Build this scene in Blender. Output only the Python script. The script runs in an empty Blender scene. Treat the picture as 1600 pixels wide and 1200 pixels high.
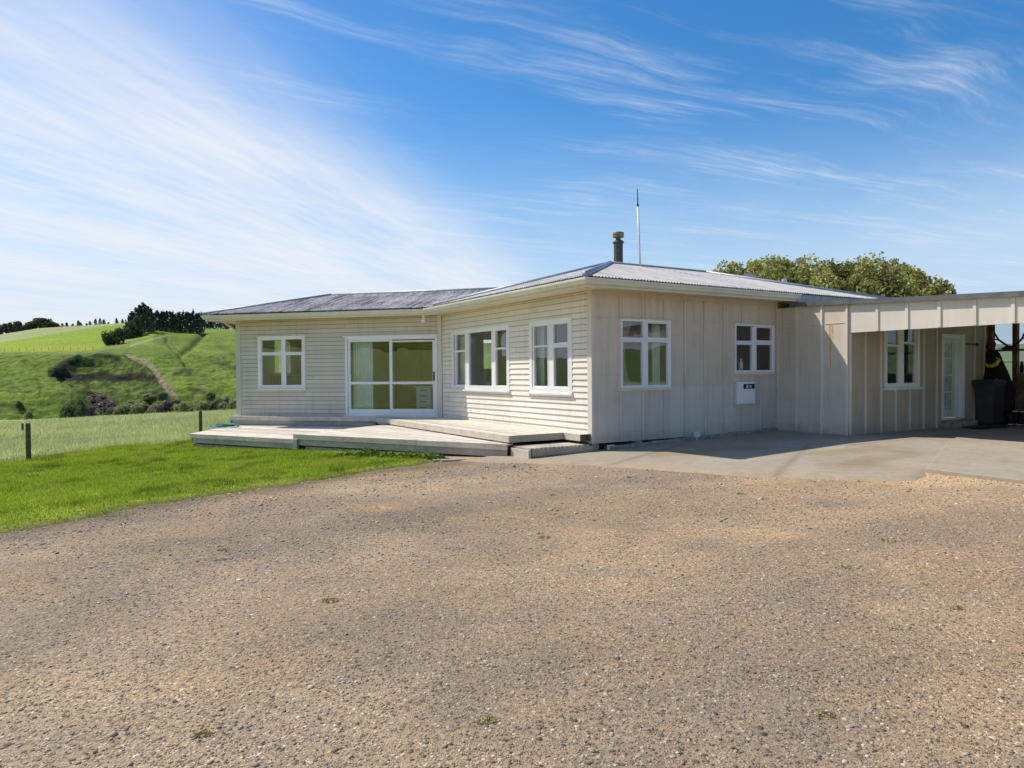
import bpy, bmesh, math, random
import numpy as np
from math import sin, cos, tan, pi, radians, sqrt, hypot
from mathutils import Vector, Matrix
random.seed(7); rng = np.random.default_rng(11)
SC = bpy.context.scene
COL = SC.collection
CH = 1.55                                   # camera height

# ------------------------------------------------------------------ helpers
def tag(o, label=None, cat=None, group=None, kind=None):
    if label: o['label'] = label
    if cat: o['category'] = cat
    if group: o['group'] = group
    if kind: o['kind'] = kind
    return o
def empty(name, loc=(0, 0, 0), label=None, cat=None, group=None):
    o = bpy.data.objects.new(name, None); o.empty_display_size = .2
    COL.objects.link(o); o.location = loc
    return tag(o, label, cat, group)
class MB:
    def __init__(s): s.v = []; s.f = []; s.c = None
    def add(s, vs, fs):
        n = len(s.v); s.v += [tuple(map(float, v)) for v in vs]; s.f += [tuple(i + n for i in f) for f in fs]
    def hexa(s, p):                           # p: 8 points, bottom 0-3, top 4-7
        s.add(p, [(3, 2, 1, 0), (4, 5, 6, 7), (0, 1, 5, 4), (1, 2, 6, 5), (2, 3, 7, 6), (3, 0, 4, 7)])
    def box(s, F, s0, s1, o0, o1, z0, z1):
        P = F.pt
        s.hexa([P(s0, o0, z0), P(s1, o0, z0), P(s1, o1, z0), P(s0, o1, z0), P(s0, o0, z1), P(s1, o0, z1), P(s1, o1, z1), P(s0, o1, z1)])
    def quad(s, a, b, c, d): s.add([a, b, c, d], [(0, 1, 2, 3)])
    def prism(s, poly, z0, z1):               # vertical prism of plan polygon (counter-clockwise or not)
        n = len(poly)
        z0f = z0 if callable(z0) else (lambda x, y: z0); z1f = z1 if callable(z1) else (lambda x, y: z1)
        vs = [(x, y, z0f(x, y)) for x, y in poly] + [(x, y, z1f(x, y)) for x, y in poly]
        fs = [tuple(range(n - 1, -1, -1)), tuple(range(n, 2 * n))] + [(i, (i + 1) % n, n + (i + 1) % n, n + i) for i in range(n)]
        s.add(vs, fs)
    def tube(s, pts, r, n=10, caps=True):
        pts = [Vector(q) for q in pts]; rs = r if isinstance(r, (list, tuple)) else [r] * len(pts)
        rings = []
        for i, q in enumerate(pts):
            d = (pts[min(i + 1, len(pts) - 1)] - pts[max(i - 1, 0)]).normalized()
            a = d.orthogonal().normalized() if i == 0 else (a - d * a.dot(d)).normalized()
            b = d.cross(a)
            rings.append([q + (a * cos(2 * pi * k / n) + b * sin(2 * pi * k / n)) * rs[i] for k in range(n)])
        vs = [v for R in rings for v in R]; fs = []
        for i in range(len(pts) - 1):
            for k in range(n):
                fs.append((i * n + k, i * n + (k + 1) % n, (i + 1) * n + (k + 1) % n, (i + 1) * n + k))
        if caps: fs += [tuple(range(n - 1, -1, -1)), tuple(range((len(pts) - 1) * n, len(pts) * n))]
        s.add(vs, fs)
    def build(s, name, mat, parent=None, smooth=False, bevel=0, label=None, recalc=True):
        me = bpy.data.meshes.new(name); me.from_pydata(s.v, [], s.f)
        if recalc: bm = bmesh.new(); bm.from_mesh(me); bmesh.ops.recalc_face_normals(bm, faces=bm.faces); bm.to_mesh(me); bm.free()
        me.materials.append(mat)
        if smooth: me.polygons.foreach_set('use_smooth', [True] * len(me.polygons))
        o = bpy.data.objects.new(name, me); COL.objects.link(o)
        if parent:
            o.parent = parent
            o.matrix_parent_inverse = Matrix.Translation(parent_world(parent)).inverted()
        if bevel:
            m = o.modifiers.new('bevel', 'BEVEL'); m.width = bevel; m.segments = 2; m.limit_method = 'ANGLE'
        if label: o['label'] = label
        return o
def pane(F, a, b, o, c, d, parent, mat='glass'):
    P = F.pt; v = [P(a, o, c), P(b, o, c), P(b, o, d), P(a, o, d)]
    n = (Vector(v[1]) - Vector(v[0])).cross(Vector(v[2]) - Vector(v[1]))
    if n.x * F.n[0] + n.y * F.n[1] < 0: v = v[::-1]      # outer face looks outwards
    q = MB(); q.quad(*v); return q.build('pane', M[mat], parent, recalc=False)
def parent_world(o):
    # meshes carry world coordinates (their own matrix is the identity), empties only a location
    return Vector(o.location) if o.type == 'EMPTY' else Vector((0, 0, 0))
def np_mesh(name, V, F, mat, colors=None, smooth=False, parent=None):
    """V (n,3) numpy, F (m,k) numpy faces of equal size k, colors (n,3) per vertex"""
    me = bpy.data.meshes.new(name); n = len(V); m, k = F.shape
    me.vertices.add(n); me.vertices.foreach_set('co', np.ascontiguousarray(V, dtype=np.float32).ravel())
    me.loops.add(m * k); me.loops.foreach_set('vertex_index', np.ascontiguousarray(F, dtype=np.int32).ravel())
    me.polygons.add(m); me.polygons.foreach_set('loop_start', np.arange(0, m * k, k, dtype=np.int32))
    try: me.polygons.foreach_set('loop_total', np.full(m, k, dtype=np.int32))
    except Exception: pass
    me.update(calc_edges=True); me.validate()
    if colors is not None:
        a = me.color_attributes.new('col', 'FLOAT_COLOR', 'POINT')
        c4 = np.ones((n, 4), np.float32); c4[:, :3] = colors; a.data.foreach_set('color', c4.ravel())
    me.materials.append(mat)
    if smooth: me.polygons.foreach_set('use_smooth', np.ones(m, dtype=bool))
    o = bpy.data.objects.new(name, me); COL.objects.link(o)
    if parent: o.parent = parent
    return o

# value noise (numpy) ------------------------------------------------------
_perm = np.random.default_rng(5).random((256, 256))
def vnoise(x, y):
    xi = np.floor(x).astype(int); yi = np.floor(y).astype(int); fx = x - xi; fy = y - yi
    fx = fx * fx * (3 - 2 * fx); fy = fy * fy * (3 - 2 * fy)
    g = lambda i, j: _perm[i & 255, j & 255]
    return (g(xi, yi) * (1 - fx) + g(xi + 1, yi) * fx) * (1 - fy) + (g(xi, yi + 1) * (1 - fx) + g(xi + 1, yi + 1) * fx) * fy
def fbm(x, y, o=4):
    x = np.asarray(x, float); y = np.asarray(y, float)
    t = 0; a = .5; n = 0
    for i in range(o):
        t = t + a * vnoise(x * 2 ** i + 17.3 * i, y * 2 ** i + 9.1 * i); n += a; a *= .5
    return t / n
def sstep(a, b, x):
    t = np.clip((x - a) / (b - a), 0, 1); return t * t * (3 - 2 * t)

# ------------------------------------------------------------------ materials
class NT:
    def __init__(s, name, rough=.8, spec=.3):
        s.m = bpy.data.materials.new(name); s.m.use_nodes = True; s.t = s.m.node_tree
        s.b = s.t.nodes['Principled BSDF']; s.out = s.t.nodes['Material Output']
        s.b.inputs['Roughness'].default_value = rough; s.b.inputs['Specular IOR Level'].default_value = spec
    def n(s, ty, **kw):
        q = s.t.nodes.new(ty)
        for k, v in kw.items():
            if k in q.inputs.keys(): q.inputs[k].default_value = v
            else: setattr(q, k, v)
        return q
    def l(s, a, b): s.t.links.new(a, b)
    def pos(s, scale=(1, 1, 1)):
        g = s.n('ShaderNodeNewGeometry'); mp = s.n('ShaderNodeMapping'); mp.inputs['Scale'].default_value = scale
        s.l(g.outputs['Position'], mp.inputs['Vector']); return mp.outputs['Vector']
    def along(s, d, sa, sb, sz=1.):
        """position turned so that x runs along plan direction d (scale sa), y across it (scale sb)"""
        g = s.n('ShaderNodeNewGeometry'); outs = []
        for v in ((d[0] * sa, d[1] * sa, 0), (-d[1] * sb, d[0] * sb, 0), (0, 0, sz)):
            q = s.n('ShaderNodeVectorMath', operation='DOT_PRODUCT'); s.l(g.outputs['Position'], q.inputs[0]); q.inputs[1].default_value = v; outs.append(q.outputs['Value'])
        c = s.n('ShaderNodeCombineXYZ'); [s.l(o, c.inputs[i]) for i, o in enumerate(outs)]
        return c.outputs[0]
    def noise(s, vec, scale, detail=4, rough=.6):
        q = s.n('ShaderNodeTexNoise'); q.inputs['Scale'].default_value = scale; q.inputs['Detail'].default_value = detail; q.inputs['Roughness'].default_value = rough
        s.l(vec, q.inputs['Vector']); return q.outputs['Fac']
    def ramp(s, fac, stops):
        r = s.n('ShaderNodeValToRGB'); e = r.color_ramp.elements
        while len(e) < len(stops): e.new(.5)
        for i, (p_, c) in enumerate(stops): e[i].position = p_; e[i].color = (*c, 1) if len(c) == 3 else c
        s.l(fac, r.inputs['Fac']); return r.outputs['Color']
    def mix(s, fac, a, b, mode='MIX'):
        q = s.n('ShaderNodeMix', data_type='RGBA', blend_type=mode)
        for i, val in ((0, fac), (6, a), (7, b)):
            if hasattr(val, 'links'): s.l(val, q.inputs[i])
            else: q.inputs[i].default_value = val if i == 0 else (*val, 1)
        return q.outputs[2]
    def math(s, op, a, b=0., clamp=False):
        q = s.n('ShaderNodeMath', operation=op, use_clamp=clamp)
        for i, val in enumerate((a, b)):
            if hasattr(val, 'links'): s.l(val, q.inputs[i])
            else: q.inputs[i].default_value = val
        return q.outputs[0]
    def col(s, c):
        if hasattr(c, 'links'): s.l(c, s.b.inputs['Base Color'])
        else: s.b.inputs['Base Color'].default_value = (*c, 1)
        return s
    def bump(s, h, strength=.4, dist=.01):
        q = s.n('ShaderNodeBump'); q.inputs['Strength'].default_value = strength; q.inputs['Distance'].default_value = dist
        s.l(h, q.inputs['Height']); s.l(q.outputs[0], s.b.inputs['Normal']); return s

def m_paint(name, base, dirt=(.25, .22, .18), amt=.35, streak=True, rough=.6, grey=None):
    t = NT(name, rough)
    p1 = t.pos((1, 1, 1)); a = t.noise(p1, 1.3, 6, .65)
    p2 = t.pos((9, 9, .55)) if streak else t.pos((5, 5, 5)); b = t.noise(p2, 1.2, 5, .6)
    c = t.mix(t.ramp(t.noise(p1, .6, 4), [(.35, (0, 0, 0)), (.7, (1, 1, 1))]), tuple(x * 1.04 for x in base), tuple(x * .93 for x in base))
    g = t.n('ShaderNodeNewGeometry'); sx = t.n('ShaderNodeSeparateXYZ'); t.l(g.outputs['Position'], sx.inputs[0])
    if grey:                                   # greyer zone low on the wall, warm above
        w = t.math('MULTIPLY', t.ramp(t.math('ADD', t.math('MULTIPLY', sx.outputs[2], .4), t.math('MULTIPLY', b, .5)), [(.55, (1, 1, 1)), (1., (0, 0, 0))]), .8)
        c = t.mix(w, c, grey)
    k = t.math('MULTIPLY', t.ramp(a, [(.38, (0, 0, 0)), (.70, (1, 1, 1))]), t.ramp(b, [(.40, (0, 0, 0)), (.70, (1, 1, 1))]))
    c = t.mix(t.math('MULTIPLY', k, amt), c, dirt)
    f = t.noise(p1, 40, 3, .6)
    c = t.mix(t.math('MULTIPLY', t.ramp(f, [(.62, (0, 0, 0)), (.75, (1, 1, 1))]), amt * .5), c, tuple(x * .7 for x in base))
    if streak:                                 # rain splash at the foot of the wall
        sp_ = t.ramp(t.math('ADD', sx.outputs[2], t.math('MULTIPLY', t.noise(p1, 6, 4), -.35)), [(.02, (1, 1, 1)), (.30, (0, 0, 0))])
        c = t.mix(t.math('MULTIPLY', sp_, amt * .9), c, (.24, .19, .14))
    isl = t.n('ShaderNodeNewGeometry'); c = t.mix(1., c, t.ramp(isl.outputs['Random Per Island'], [(0, (.93, .93, .93)), (1, (1.05, 1.045, 1.04))]), 'MULTIPLY')
    t.col(c); t.bump(t.noise(p2, 6, 4), .12, .003)
    return t.m
M = {}
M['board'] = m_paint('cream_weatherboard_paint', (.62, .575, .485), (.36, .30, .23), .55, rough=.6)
M['board_sunlit'] = m_paint('cream_weatherboard_sun_in_colour', (.80, .74, .655), (.42, .35, .27), .4, rough=.6)  # lighter copy of the cream paint, sunlight put into the colour
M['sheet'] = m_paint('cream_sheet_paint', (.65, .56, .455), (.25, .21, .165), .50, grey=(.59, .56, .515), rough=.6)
M['sheet_shaded'] = m_paint('tan_sheet_shade_in_colour', (.47, .39, .30), (.2, .17, .13), .5, rough=.6)  # darker tan copy of the sheet paint, carport shade put into the colour
M['fascia'] = m_paint('cream_fascia_paint', (.70, .65, .56), (.4, .36, .3), .35, rough=.5)
M['soffit'] = m_paint('cream_soffit_paint', (.68, .60, .45), (.4, .36, .3), .2, streak=False)
M['gutter'] = m_paint('gutter_paint', (.70, .675, .59), (.35, .33, .28), .5, rough=.35)
M['white'] = m_paint('white_trim_paint', (.80, .80, .80), (.5, .48, .44), .3, rough=.4)
M['alu'] = m_paint('white_aluminium', (.78, .80, .83), (.5, .5, .5), .15, rough=.35)
M['plaster'] = m_paint('olive_plaster', (.80, .70, .33), (.4, .34, .18), .15, streak=False)
M['grey_plaster'] = m_paint('grey_plaster', (.40, .40, .40), (.2, .2, .2), .2, streak=False)
M['carpet'] = m_paint('dark_carpet', (.26, .21, .16), (.06, .05, .04), .4, streak=False)
def m_timber(name, a, b, c, dirx, rough=.8):
    t = NT(name, rough); v = t.along(dirx, 1.1, 14, 14)
    n1 = t.noise(v, 1.5, 6, .7); n2 = t.noise(t.pos((1, 1, 1)), 2.2, 5, .65); n3 = t.noise(t.pos((1, 1, 1)), 23, 3, .6)
    cc = t.mix(t.ramp(n1, [(.35, (0, 0, 0)), (.65, (1, 1, 1))]), a, b)
    cc = t.mix(t.math('MULTIPLY', t.ramp(n2, [(.45, (0, 0, 0)), (.7, (1, 1, 1))]), .65), cc, c)
    cc = t.mix(t.math('MULTIPLY', t.ramp(n3, [(.64, (0, 0, 0)), (.72, (1, 1, 1))]), .7), cc, (.10, .09, .08))
    r = t.n('ShaderNodeNewGeometry')
    rp = t.ramp(r.outputs['Random Per Island'], [(0, (.74, .73, .72)), (1, (1.10, 1.08, 1.04))])
    cc = t.mix(1., cc, rp, 'MULTIPLY')
    t.col(cc); t.bump(n1, .3, .004); return t.m
def m_plain(name, c, rough=.6, metal=0, var=.25, scale=8, spec=.3):
    t = NT(name, rough, spec); t.b.inputs['Metallic'].default_value = metal
    n_ = t.noise(t.pos(), scale, 4)
    t.col(t.mix(t.ramp(n_, [(.35, (0, 0, 0)), (.7, (1, 1, 1))]), tuple(x * (1 - var) for x in c), tuple(min(1, x * (1 + var)) for x in c)))
    return t.m
M['post'] = m_plain('weathered_post_timber', (.11, .09, .06), .9, scale=14, var=.4)
M['flue'] = m_plain('sooty_flue_metal', (.085, .078, .08), .5, .4, .35, 12)
M['fluecap'] = m_plain('rusty_flue_cap', (.22, .18, .12), .6, .3, .5, 18)
M['galv'] = m_plain('galvanised_metal', (.55, .58, .62), .4, .6, .15, 10)
M['dark'] = m_plain('dark_shade_fill', (.03, .027, .024), .9)  # near-black that stands in for shade under floors and behind gaps
M['bin'] = m_plain('black_bin_plastic', (.045, .047, .05), .45, scale=5, spec=.4)
M['cloth'] = m_plain('black_fabric', (.016, .015, .018), .9, scale=9)
M['hivis'] = m_plain('yellow_fabric', (.62, .58, .03), .8)
M['bone'] = m_plain('dark_antler', (.05, .04, .032), .7, scale=20)
M['rust'] = m_plain('rust_red_timber', (.16, .07, .035), .8, scale=4, var=.5)
M['ply'] = m_plain('brown_ply', (.20, .12, .08), .8, scale=3, var=.4)
M['oldwood'] = m_plain('old_brown_boards', (.13, .085, .065), .85, scale=6, var=.5)
M['rubber'] = m_plain('teal_hose_rubber', (.02, .22, .21), .4)
M['curtain'] = m_plain('pale_mint_curtain', (.62, .72, .66), .9, scale=3, var=.1)
M['creamcurtain'] = m_plain('cream_curtain', (.5, .45, .36), .9, scale=3, var=.1)
M['drawer'] = m_plain('white_laminate', (.52, .54, .57), .4, var=.05)
M['bench'] = m_plain('green_joinery', (.20, .32, .12), .5, var=.1)
M['black'] = m_plain('black_plastic', (.02, .02, .022), .4)
M['foot'] = m_plain('rough_concrete', (.30, .27, .235), .9, scale=9, var=.35)
M['mat'] = m_plain('dark_doormat', (.035, .03, .028), .95, scale=30)
M['frost'] = m_plain('frosted_glass', (.42, .50, .47), .25, var=.25, scale=5)
M['dish'] = m_plain('grey_dish_paint', (.42, .46, .50), .4, var=.06)
M['rustmark'] = m_plain('rust_streak', (.55, .33, .14), .8, scale=15, var=.3)
def m_glass():
    t = NT('window_glass'); nt = t.t
    tr = t.n('ShaderNodeBsdfTransparent'); tr.inputs[0].default_value = (.92, .95, .93, 1)
    gl = t.n('ShaderNodeBsdfGlossy'); gl.inputs['Roughness'].default_value = .01; gl.inputs[0].default_value = (1, 1, 1, 1)
    ge = t.n('ShaderNodeNewGeometry'); dt = t.n('ShaderNodeVectorMath', operation='DOT_PRODUCT'); t.l(ge.outputs['Normal'], dt.inputs[0]); t.l(ge.outputs['Incoming'], dt.inputs[1])
    k5 = t.math('POWER', t.math('SUBTRACT', 1., t.math('ABSOLUTE', dt.outputs['Value'])), 4.0)
    fac = t.math('ADD', .12, t.math('MULTIPLY', k5, .9), True)
    nz = t.noise(t.pos(), 1.1, 2); bp = t.n('ShaderNodeBump'); bp.inputs['Strength'].default_value = .05; bp.inputs['Distance'].default_value = .05
    t.l(nz, bp.inputs['Height']); t.l(bp.outputs[0], gl.inputs['Normal'])
    mx = t.n('ShaderNodeMixShader'); t.l(fac, mx.inputs[0]); t.l(tr.outputs[0], mx.inputs[1]); t.l(gl.outputs[0], mx.inputs[2])
    t.l(mx.outputs[0], t.out.inputs[0]); return t.m
M['glass'] = m_glass()
def m_glow_wall():  # translucent sheet that turns daylight behind it into a yellow glow
    t = NT('olive_yellow_glow_sheet', .9); d = t.n('ShaderNodeBsdfTranslucent'); c_ = t.mix(t.ramp(t.noise(t.pos((1, 1, .4)), 3, 4), [(.3, (0, 0, 0)), (.7, (1, 1, 1))]), (.36, .30, .075), (.44, .38, .115))
    t.l(c_, d.inputs[0]); t.col(c_); mx = t.n('ShaderNodeMixShader'); mx.inputs[0].default_value = .55
    t.l(t.b.outputs[0], mx.inputs[1]); t.l(d.outputs[0], mx.inputs[2]); t.l(mx.outputs[0], t.out.inputs[0]); return t.m
M['glow_wall'] = m_glow_wall()
def m_poly():
    t = NT('clear_corrugated_plastic')
    tr = t.n('ShaderNodeBsdfTransparent'); tr.inputs[0].default_value = (.93, .97, .97, 1)
    df = t.n('ShaderNodeBsdfTranslucent'); df.inputs[0].default_value = (.75, .85, .88, 1)
    gl = t.n('ShaderNodeBsdfGlossy'); gl.inputs['Roughness'].default_value = .15
    m1 = t.n('ShaderNodeMixShader'); m1.inputs[0].default_value = .38; t.l(tr.outputs[0], m1.inputs[1]); t.l(df.outputs[0], m1.inputs[2])
    m2 = t.n('ShaderNodeMixShader'); m2.inputs[0].default_value = .06; t.l(m1.outputs[0], m2.inputs[1]); t.l(gl.outputs[0], m2.inputs[2])
    t.l(m2.outputs[0], t.out.inputs[0]); return t.m
M['poly'] = m_poly()
def m_roof(name, dark, light, streak_dir, bright=.5):
    t = NT(name, .75, .2)
    v = t.along(streak_dir, .5, 13.); v2 = t.along(streak_dir, 5., 22.)
    n1 = t.noise(v, 1.0, 4, .6); n2 = t.noise(v2, 1.2, 5, .75); n3 = t.noise(t.pos(), 1.1, 5, .65)
    f = t.math('ADD', t.math('MULTIPLY', n1, .36), t.math('ADD', t.math('MULTIPLY', n2, .38), t.math('MULTIPLY', n3, .26)))
    c = t.ramp(f, [(bright - .07, dark), (bright + .07, light)])
    # side laps of the sheets: thin dark lines every 0.76 m
    d = t.n('ShaderNodeVectorMath', operation='DOT_PRODUCT'); g = t.n('ShaderNodeNewGeometry'); t.l(g.outputs['Position'], d.inputs[0]); d.inputs[1].default_value = (-streak_dir[1] / .762, streak_dir[0] / .762, 0)
    fr = t.math('FRACT', d.outputs['Value']); ln = t.math('LESS_THAN', fr, .045)
    c = t.mix(t.math('MULTIPLY', ln, .6), c, tuple(x * .35 for x in dark))
    t.col(c); return t.m

# ------------------------------------------------------------------ plan of the house (metres; camera stands at x=0, y=0)
c0 = np.array([1.5155, 13.2490])
dB = np.array([-.52155, .85322]); dC = np.array([.85322, .52155]); dA = np.array([-.97139, .23750]); nA = np.array([-.23750, -.97139])
class Frame:
    def __init__(s, base, d, n): s.b = np.array(base, float); s.d = np.array(d, float); s.n = np.array(n, float)
    def xy(s, a, o): return s.b + s.d * a + s.n * o
    def pt(s, a, o, z):
        q = s.b + s.d * a + s.n * o; return (q[0], q[1], z)
FB = Frame(c0, dB, -dC); FC = Frame(c0, dC, -dB)
LB, LA, LC, LD = 6.461, 6.208, 5.277, 1.758
FA = Frame(c0 + dB * LB, dA, nA)
FD = Frame(c0 + dC * LC, -dB, -dC)
FE = Frame(FD.xy(LD, 0), dC, -dB)
def isect(p, d, q, e):
    t = np.linalg.solve(np.array([d, -np.array(e)]).T, np.array(q) - np.array(p)); return np.array(p) + np.array(d) * t[0]
ZS, ZB = 3.10, .203                           # soffit, siding base

def ground(x, y):
    return .03 * np.clip(x, -14, 6.2)

# ------------------------------------------------------------------ camera, light, sky
cam = bpy.data.cameras.new('camera'); co = bpy.data.objects.new('camera', cam); COL.objects.link(co)
cam.sensor_width = 36; cam.lens = 36 * 1100.03 / 1600; cam.clip_start = .05; cam.clip_end = 6000
pt_, ro = .01577439, -.00771476
fw = np.array([0, cos(pt_), -sin(pt_)]); up = np.array([0, sin(pt_), cos(pt_)]); rt = np.array([1., 0, 0])
r2 = cos(ro) * rt + sin(ro) * up; u2 = -sin(ro) * rt + cos(ro) * up
co.matrix_world = Matrix(((r2[0], u2[0], -fw[0], 0), (r2[1], u2[1], -fw[1], 0), (r2[2], u2[2], -fw[2], CH), (0, 0, 0, 1)))
SC.camera = co
T = .48 * dC - .68 * dB                        # horizontal travel of sunlight per metre of drop
S = Vector((-T[0], -T[1], 1)).normalized()
EL = math.asin(S.z); AZ = math.atan2(S.x, S.y)
sun = bpy.data.lights.new('sun', 'SUN'); sun.energy = 5.0; sun.angle = radians(.53); sun.color = (1, .93, .82)
so = bpy.data.objects.new('sun', sun); COL.objects.link(so); so.rotation_euler = (-S).to_track_quat('-Z', 'Y').to_euler(); so.location = (-20, 8, 30)
SC.view_settings.view_transform = 'Standard'; SC.view_settings.look = 'None'; SC.view_settings.exposure = 0
def make_world():
    w = bpy.data.worlds.new('World'); SC.world = w; w.use_nodes = True; nt = w.node_tree; nt.nodes.clear()
    t = NT.__new__(NT); t.t = nt
    out = t.n('ShaderNodeOutputWorld'); bg = t.n('ShaderNodeBackground')
    sky = t.n('ShaderNodeTexSky', sky_type='NISHITA'); sky.sun_disc = False; sky.sun_elevation = EL; sky.sun_rotation = AZ
    sky.altitude = 200; sky.air_density = 1.0; sky.dust_density = .6; sky.ozone_density = 2.2
    tc = t.n('ShaderNodeTexCoord'); sp = t.n('ShaderNodeSeparateXYZ'); t.l(tc.outputs['Generated'], sp.inputs[0])
    zz = t.math('MAXIMUM', sp.outputs[2], .035)
    X = t.math('DIVIDE', sp.outputs[0], zz); Y = t.math('DIVIDE', sp.outputs[1], zz)
    # cloud layer coordinates turned along the cirrus band (a = across the band, b = along it)
    k = 1 / sqrt(1 + .186 ** 2)
    a = t.math('MULTIPLY', t.math('SUBTRACT', X, t.math('SUBTRACT', t.math('MULTIPLY', Y, .186), .93)), k)
    b = t.math('MULTIPLY', t.math('ADD', Y, t.math('MULTIPLY', X, .186)), k)
    def vec(x, y, z=0.):
        q = t.n('ShaderNodeCombineXYZ')
        for i, val in enumerate((x, y, z)):
            if hasattr(val, 'links'): t.l(val, q.inputs[i])
            else: q.inputs[i].default_value = val
        return q.outputs[0]
    n_big = t.noise(vec(t.math('MULTIPLY', a, 1.1), t.math('MULTIPLY', b, .30)), 1.0, 6, .58)
    n_str = t.noise(vec(t.math('MULTIPLY', a, 3.4), t.math('MULTIPLY', b, .55), 3.), 1.0, 8, .62)
    n_fine = t.noise(vec(t.math('MULTIPLY', a, 11.), t.math('MULTIPLY', b, 1.3), 7.), 1.0, 6, .6)
    edge = t.math('ADD', a, t.math('MULTIPLY', t.math('SUBTRACT', n_str, .5), .55))
    edge = t.math('ADD', edge, t.math('MULTIPLY', t.math('SUBTRACT', n_fine, .5), .16))
    def mr(v, f0, f1, t0, t1):
        q = t.n('ShaderNodeMapRange', interpolation_type='SMOOTHSTEP'); t.l(v, q.inputs[0])
        for i, val in enumerate((f0, f1, t0, t1)): q.inputs[i + 1].default_value = val
        return q.outputs[0]
    band = mr(edge, .10, -.75, 0., .86)
    thin = mr(a, -.45, -1.25, 1., .62)            # thinner again towards the top left
    tex = t.math('ADD', mr(n_big, .28, .68, .50, 1.0), t.math('ADD', t.math('MULTIPLY', t.math('SUBTRACT', n_fine, .5), .75), t.math('MULTIPLY', t.math('SUBTRACT', n_str, .5), .6)))
    band = t.math('MULTIPLY', t.math('MULTIPLY', band, tex), 1.0)
    band = t.math('MULTIPLY', band, mr(sp.outputs[2], .52, .25, .50, 1.0))
    # loose wisps on the blue side
    th = radians(62)
    a2 = t.math('ADD', t.math('MULTIPLY', X, cos(th)), t.math('MULTIPLY', Y, -sin(th))); b2 = t.math('ADD', t.math('MULTIPLY', X, sin(th)), t.math('MULTIPLY', Y, cos(th)))
    wv = t.noise(vec(X, Y, 1.7), .9, 3, .5)
    a2 = t.math('ADD', a2, t.math('MULTIPLY', wv, .4))
    w1 = t.noise(vec(t.math('MULTIPLY', a2, 3.2), t.math('MULTIPLY', b2, .5), 11.), 1.0, 8, .66)
    w2 = t.noise(vec(X, Y, 5.), .75, 3, .5)
    wis = t.math('MULTIPLY', mr(w1, .44, .80, 0., .85), mr(w2, .28, .62, .18, 1.))
    w3 = t.noise(vec(t.math('MULTIPLY', a2, 16.), t.math('MULTIPLY', b2, 1.1), 21.), 1.0, 7, .65)
    wis = t.math('MULTIPLY', t.math('MULTIPLY', wis, mr(w3, .30, .66, .12, 1.15)), .85)
    haze = mr(sp.outputs[2], .36, .03, 0., .95)
    hz = t.math('MULTIPLY', haze, t.math('ADD', .66, t.math('MULTIPLY', n_str, .6)))
    low = t.math('MULTIPLY', mr(X, 1.7, 4.2, 0., .8), mr(sp.outputs[2], .36, .08, 0., 1.))
    def screen(p_, q_): return t.math('SUBTRACT', 1., t.math('MULTIPLY', t.math('SUBTRACT', 1., p_), t.math('SUBTRACT', 1., q_)))
    cov = screen(band, wis); hzz = t.math('MINIMUM', screen(hz, low), .93)
    cov = t.math('MINIMUM', t.math('MAXIMUM', cov, 0.), .95)
    hs = t.n('ShaderNodeHueSaturation'); hs.inputs['Saturation'].default_value = SKY_SAT; hs.inputs['Value'].default_value = SKY_VAL
    t.l(sky.outputs[0], hs.inputs['Color'])
    c = t.mix(cov, t.mix(hzz, hs.outputs[0], HAZE), CLOUD)
    t.l(c, bg.inputs['Color']); bg.inputs['Strength'].default_value = SKY_STR
    t.l(bg.outputs[0], out.inputs[0])
SKY_STR, SKY_SAT, SKY_VAL, CLOUD, HAZE = .15, 1.38, 1.03, (5.65, 5.9, 6.35), (3.7, 4.75, 6.0)
make_world()

# ------------------------------------------------------------------ terrain
# profiles of the far hillside: for a compass bearing (as slope x/y) a list of (distance y, height)
def HV(u, d, v):                                # height at distance d of the ray with image slope v
    f = 1100.03; du = u - 800; dv = v - 600
    a_ = cos(ro) * du + sin(ro) * dv; b_ = -sin(ro) * du + cos(ro) * dv
    Yv = cos(pt_) * (-b_) - sin(pt_) * f; Zv = sin(pt_) * (-b_) + cos(pt_) * f
    return CH + Yv / Zv * d
PROF = {-60: [(134, 656), (150, 632), (172, 590), (198, 553), (270, 542), (340, 534), (395, 530)],
        0:   [(134, 655), (150, 630), (172, 588), (198, 552), (270, 541), (340, 531), (400, 524)],
        60:  [(134, 654), (150, 629), (172, 588), (198, 551), (270, 538), (340, 524), (402, 514)],
        110: [(134, 652), (150, 628), (172, 586), (198, 550), (270, 536), (340, 520), (404, 511)],
        160: [(134, 649), (150, 626), (172, 586), (200, 549), (262, 536), (330, 518), (406, 508)],
        200: [(134, 646), (148, 624), (166, 592), (192, 553), (240, 534), (300, 521), (408, 506)],
        240: [(134, 643), (146, 622), (160, 598), (186, 560), (238, 531), (300, 515), (410, 508)],
        280: [(134, 640), (145, 622), (158, 596), (182, 568), (246, 540), (304, 518), (410, 512)],
        320: [(134, 638), (144, 622), (154, 604), (170, 584), (236, 548), (300, 522), (410, 514)],
        370: [(134, 636), (142, 626), (150, 612), (162, 598), (226, 558), (298, 521), (410, 515)],
        470: [(134, 634), (142, 628), (152, 616), (164, 604), (226, 572), (298, 545), (410, 535)],
        1400: [(134, 630), (142, 625), (152, 620), (164, 614), (226, 590), (298, 560), (410, 540)],
        1700: [(134, 630), (142, 625), (152, 620), (164, 614), (226, 588), (298, 556), (410, 537)]}
PU = sorted(PROF)
PD = np.array([[q[0] for q in PROF[u]] for u in PU], float)
PH = np.array([[HV(u, d, v) for d, v in PROF[u]] for u in PU], float)
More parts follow.
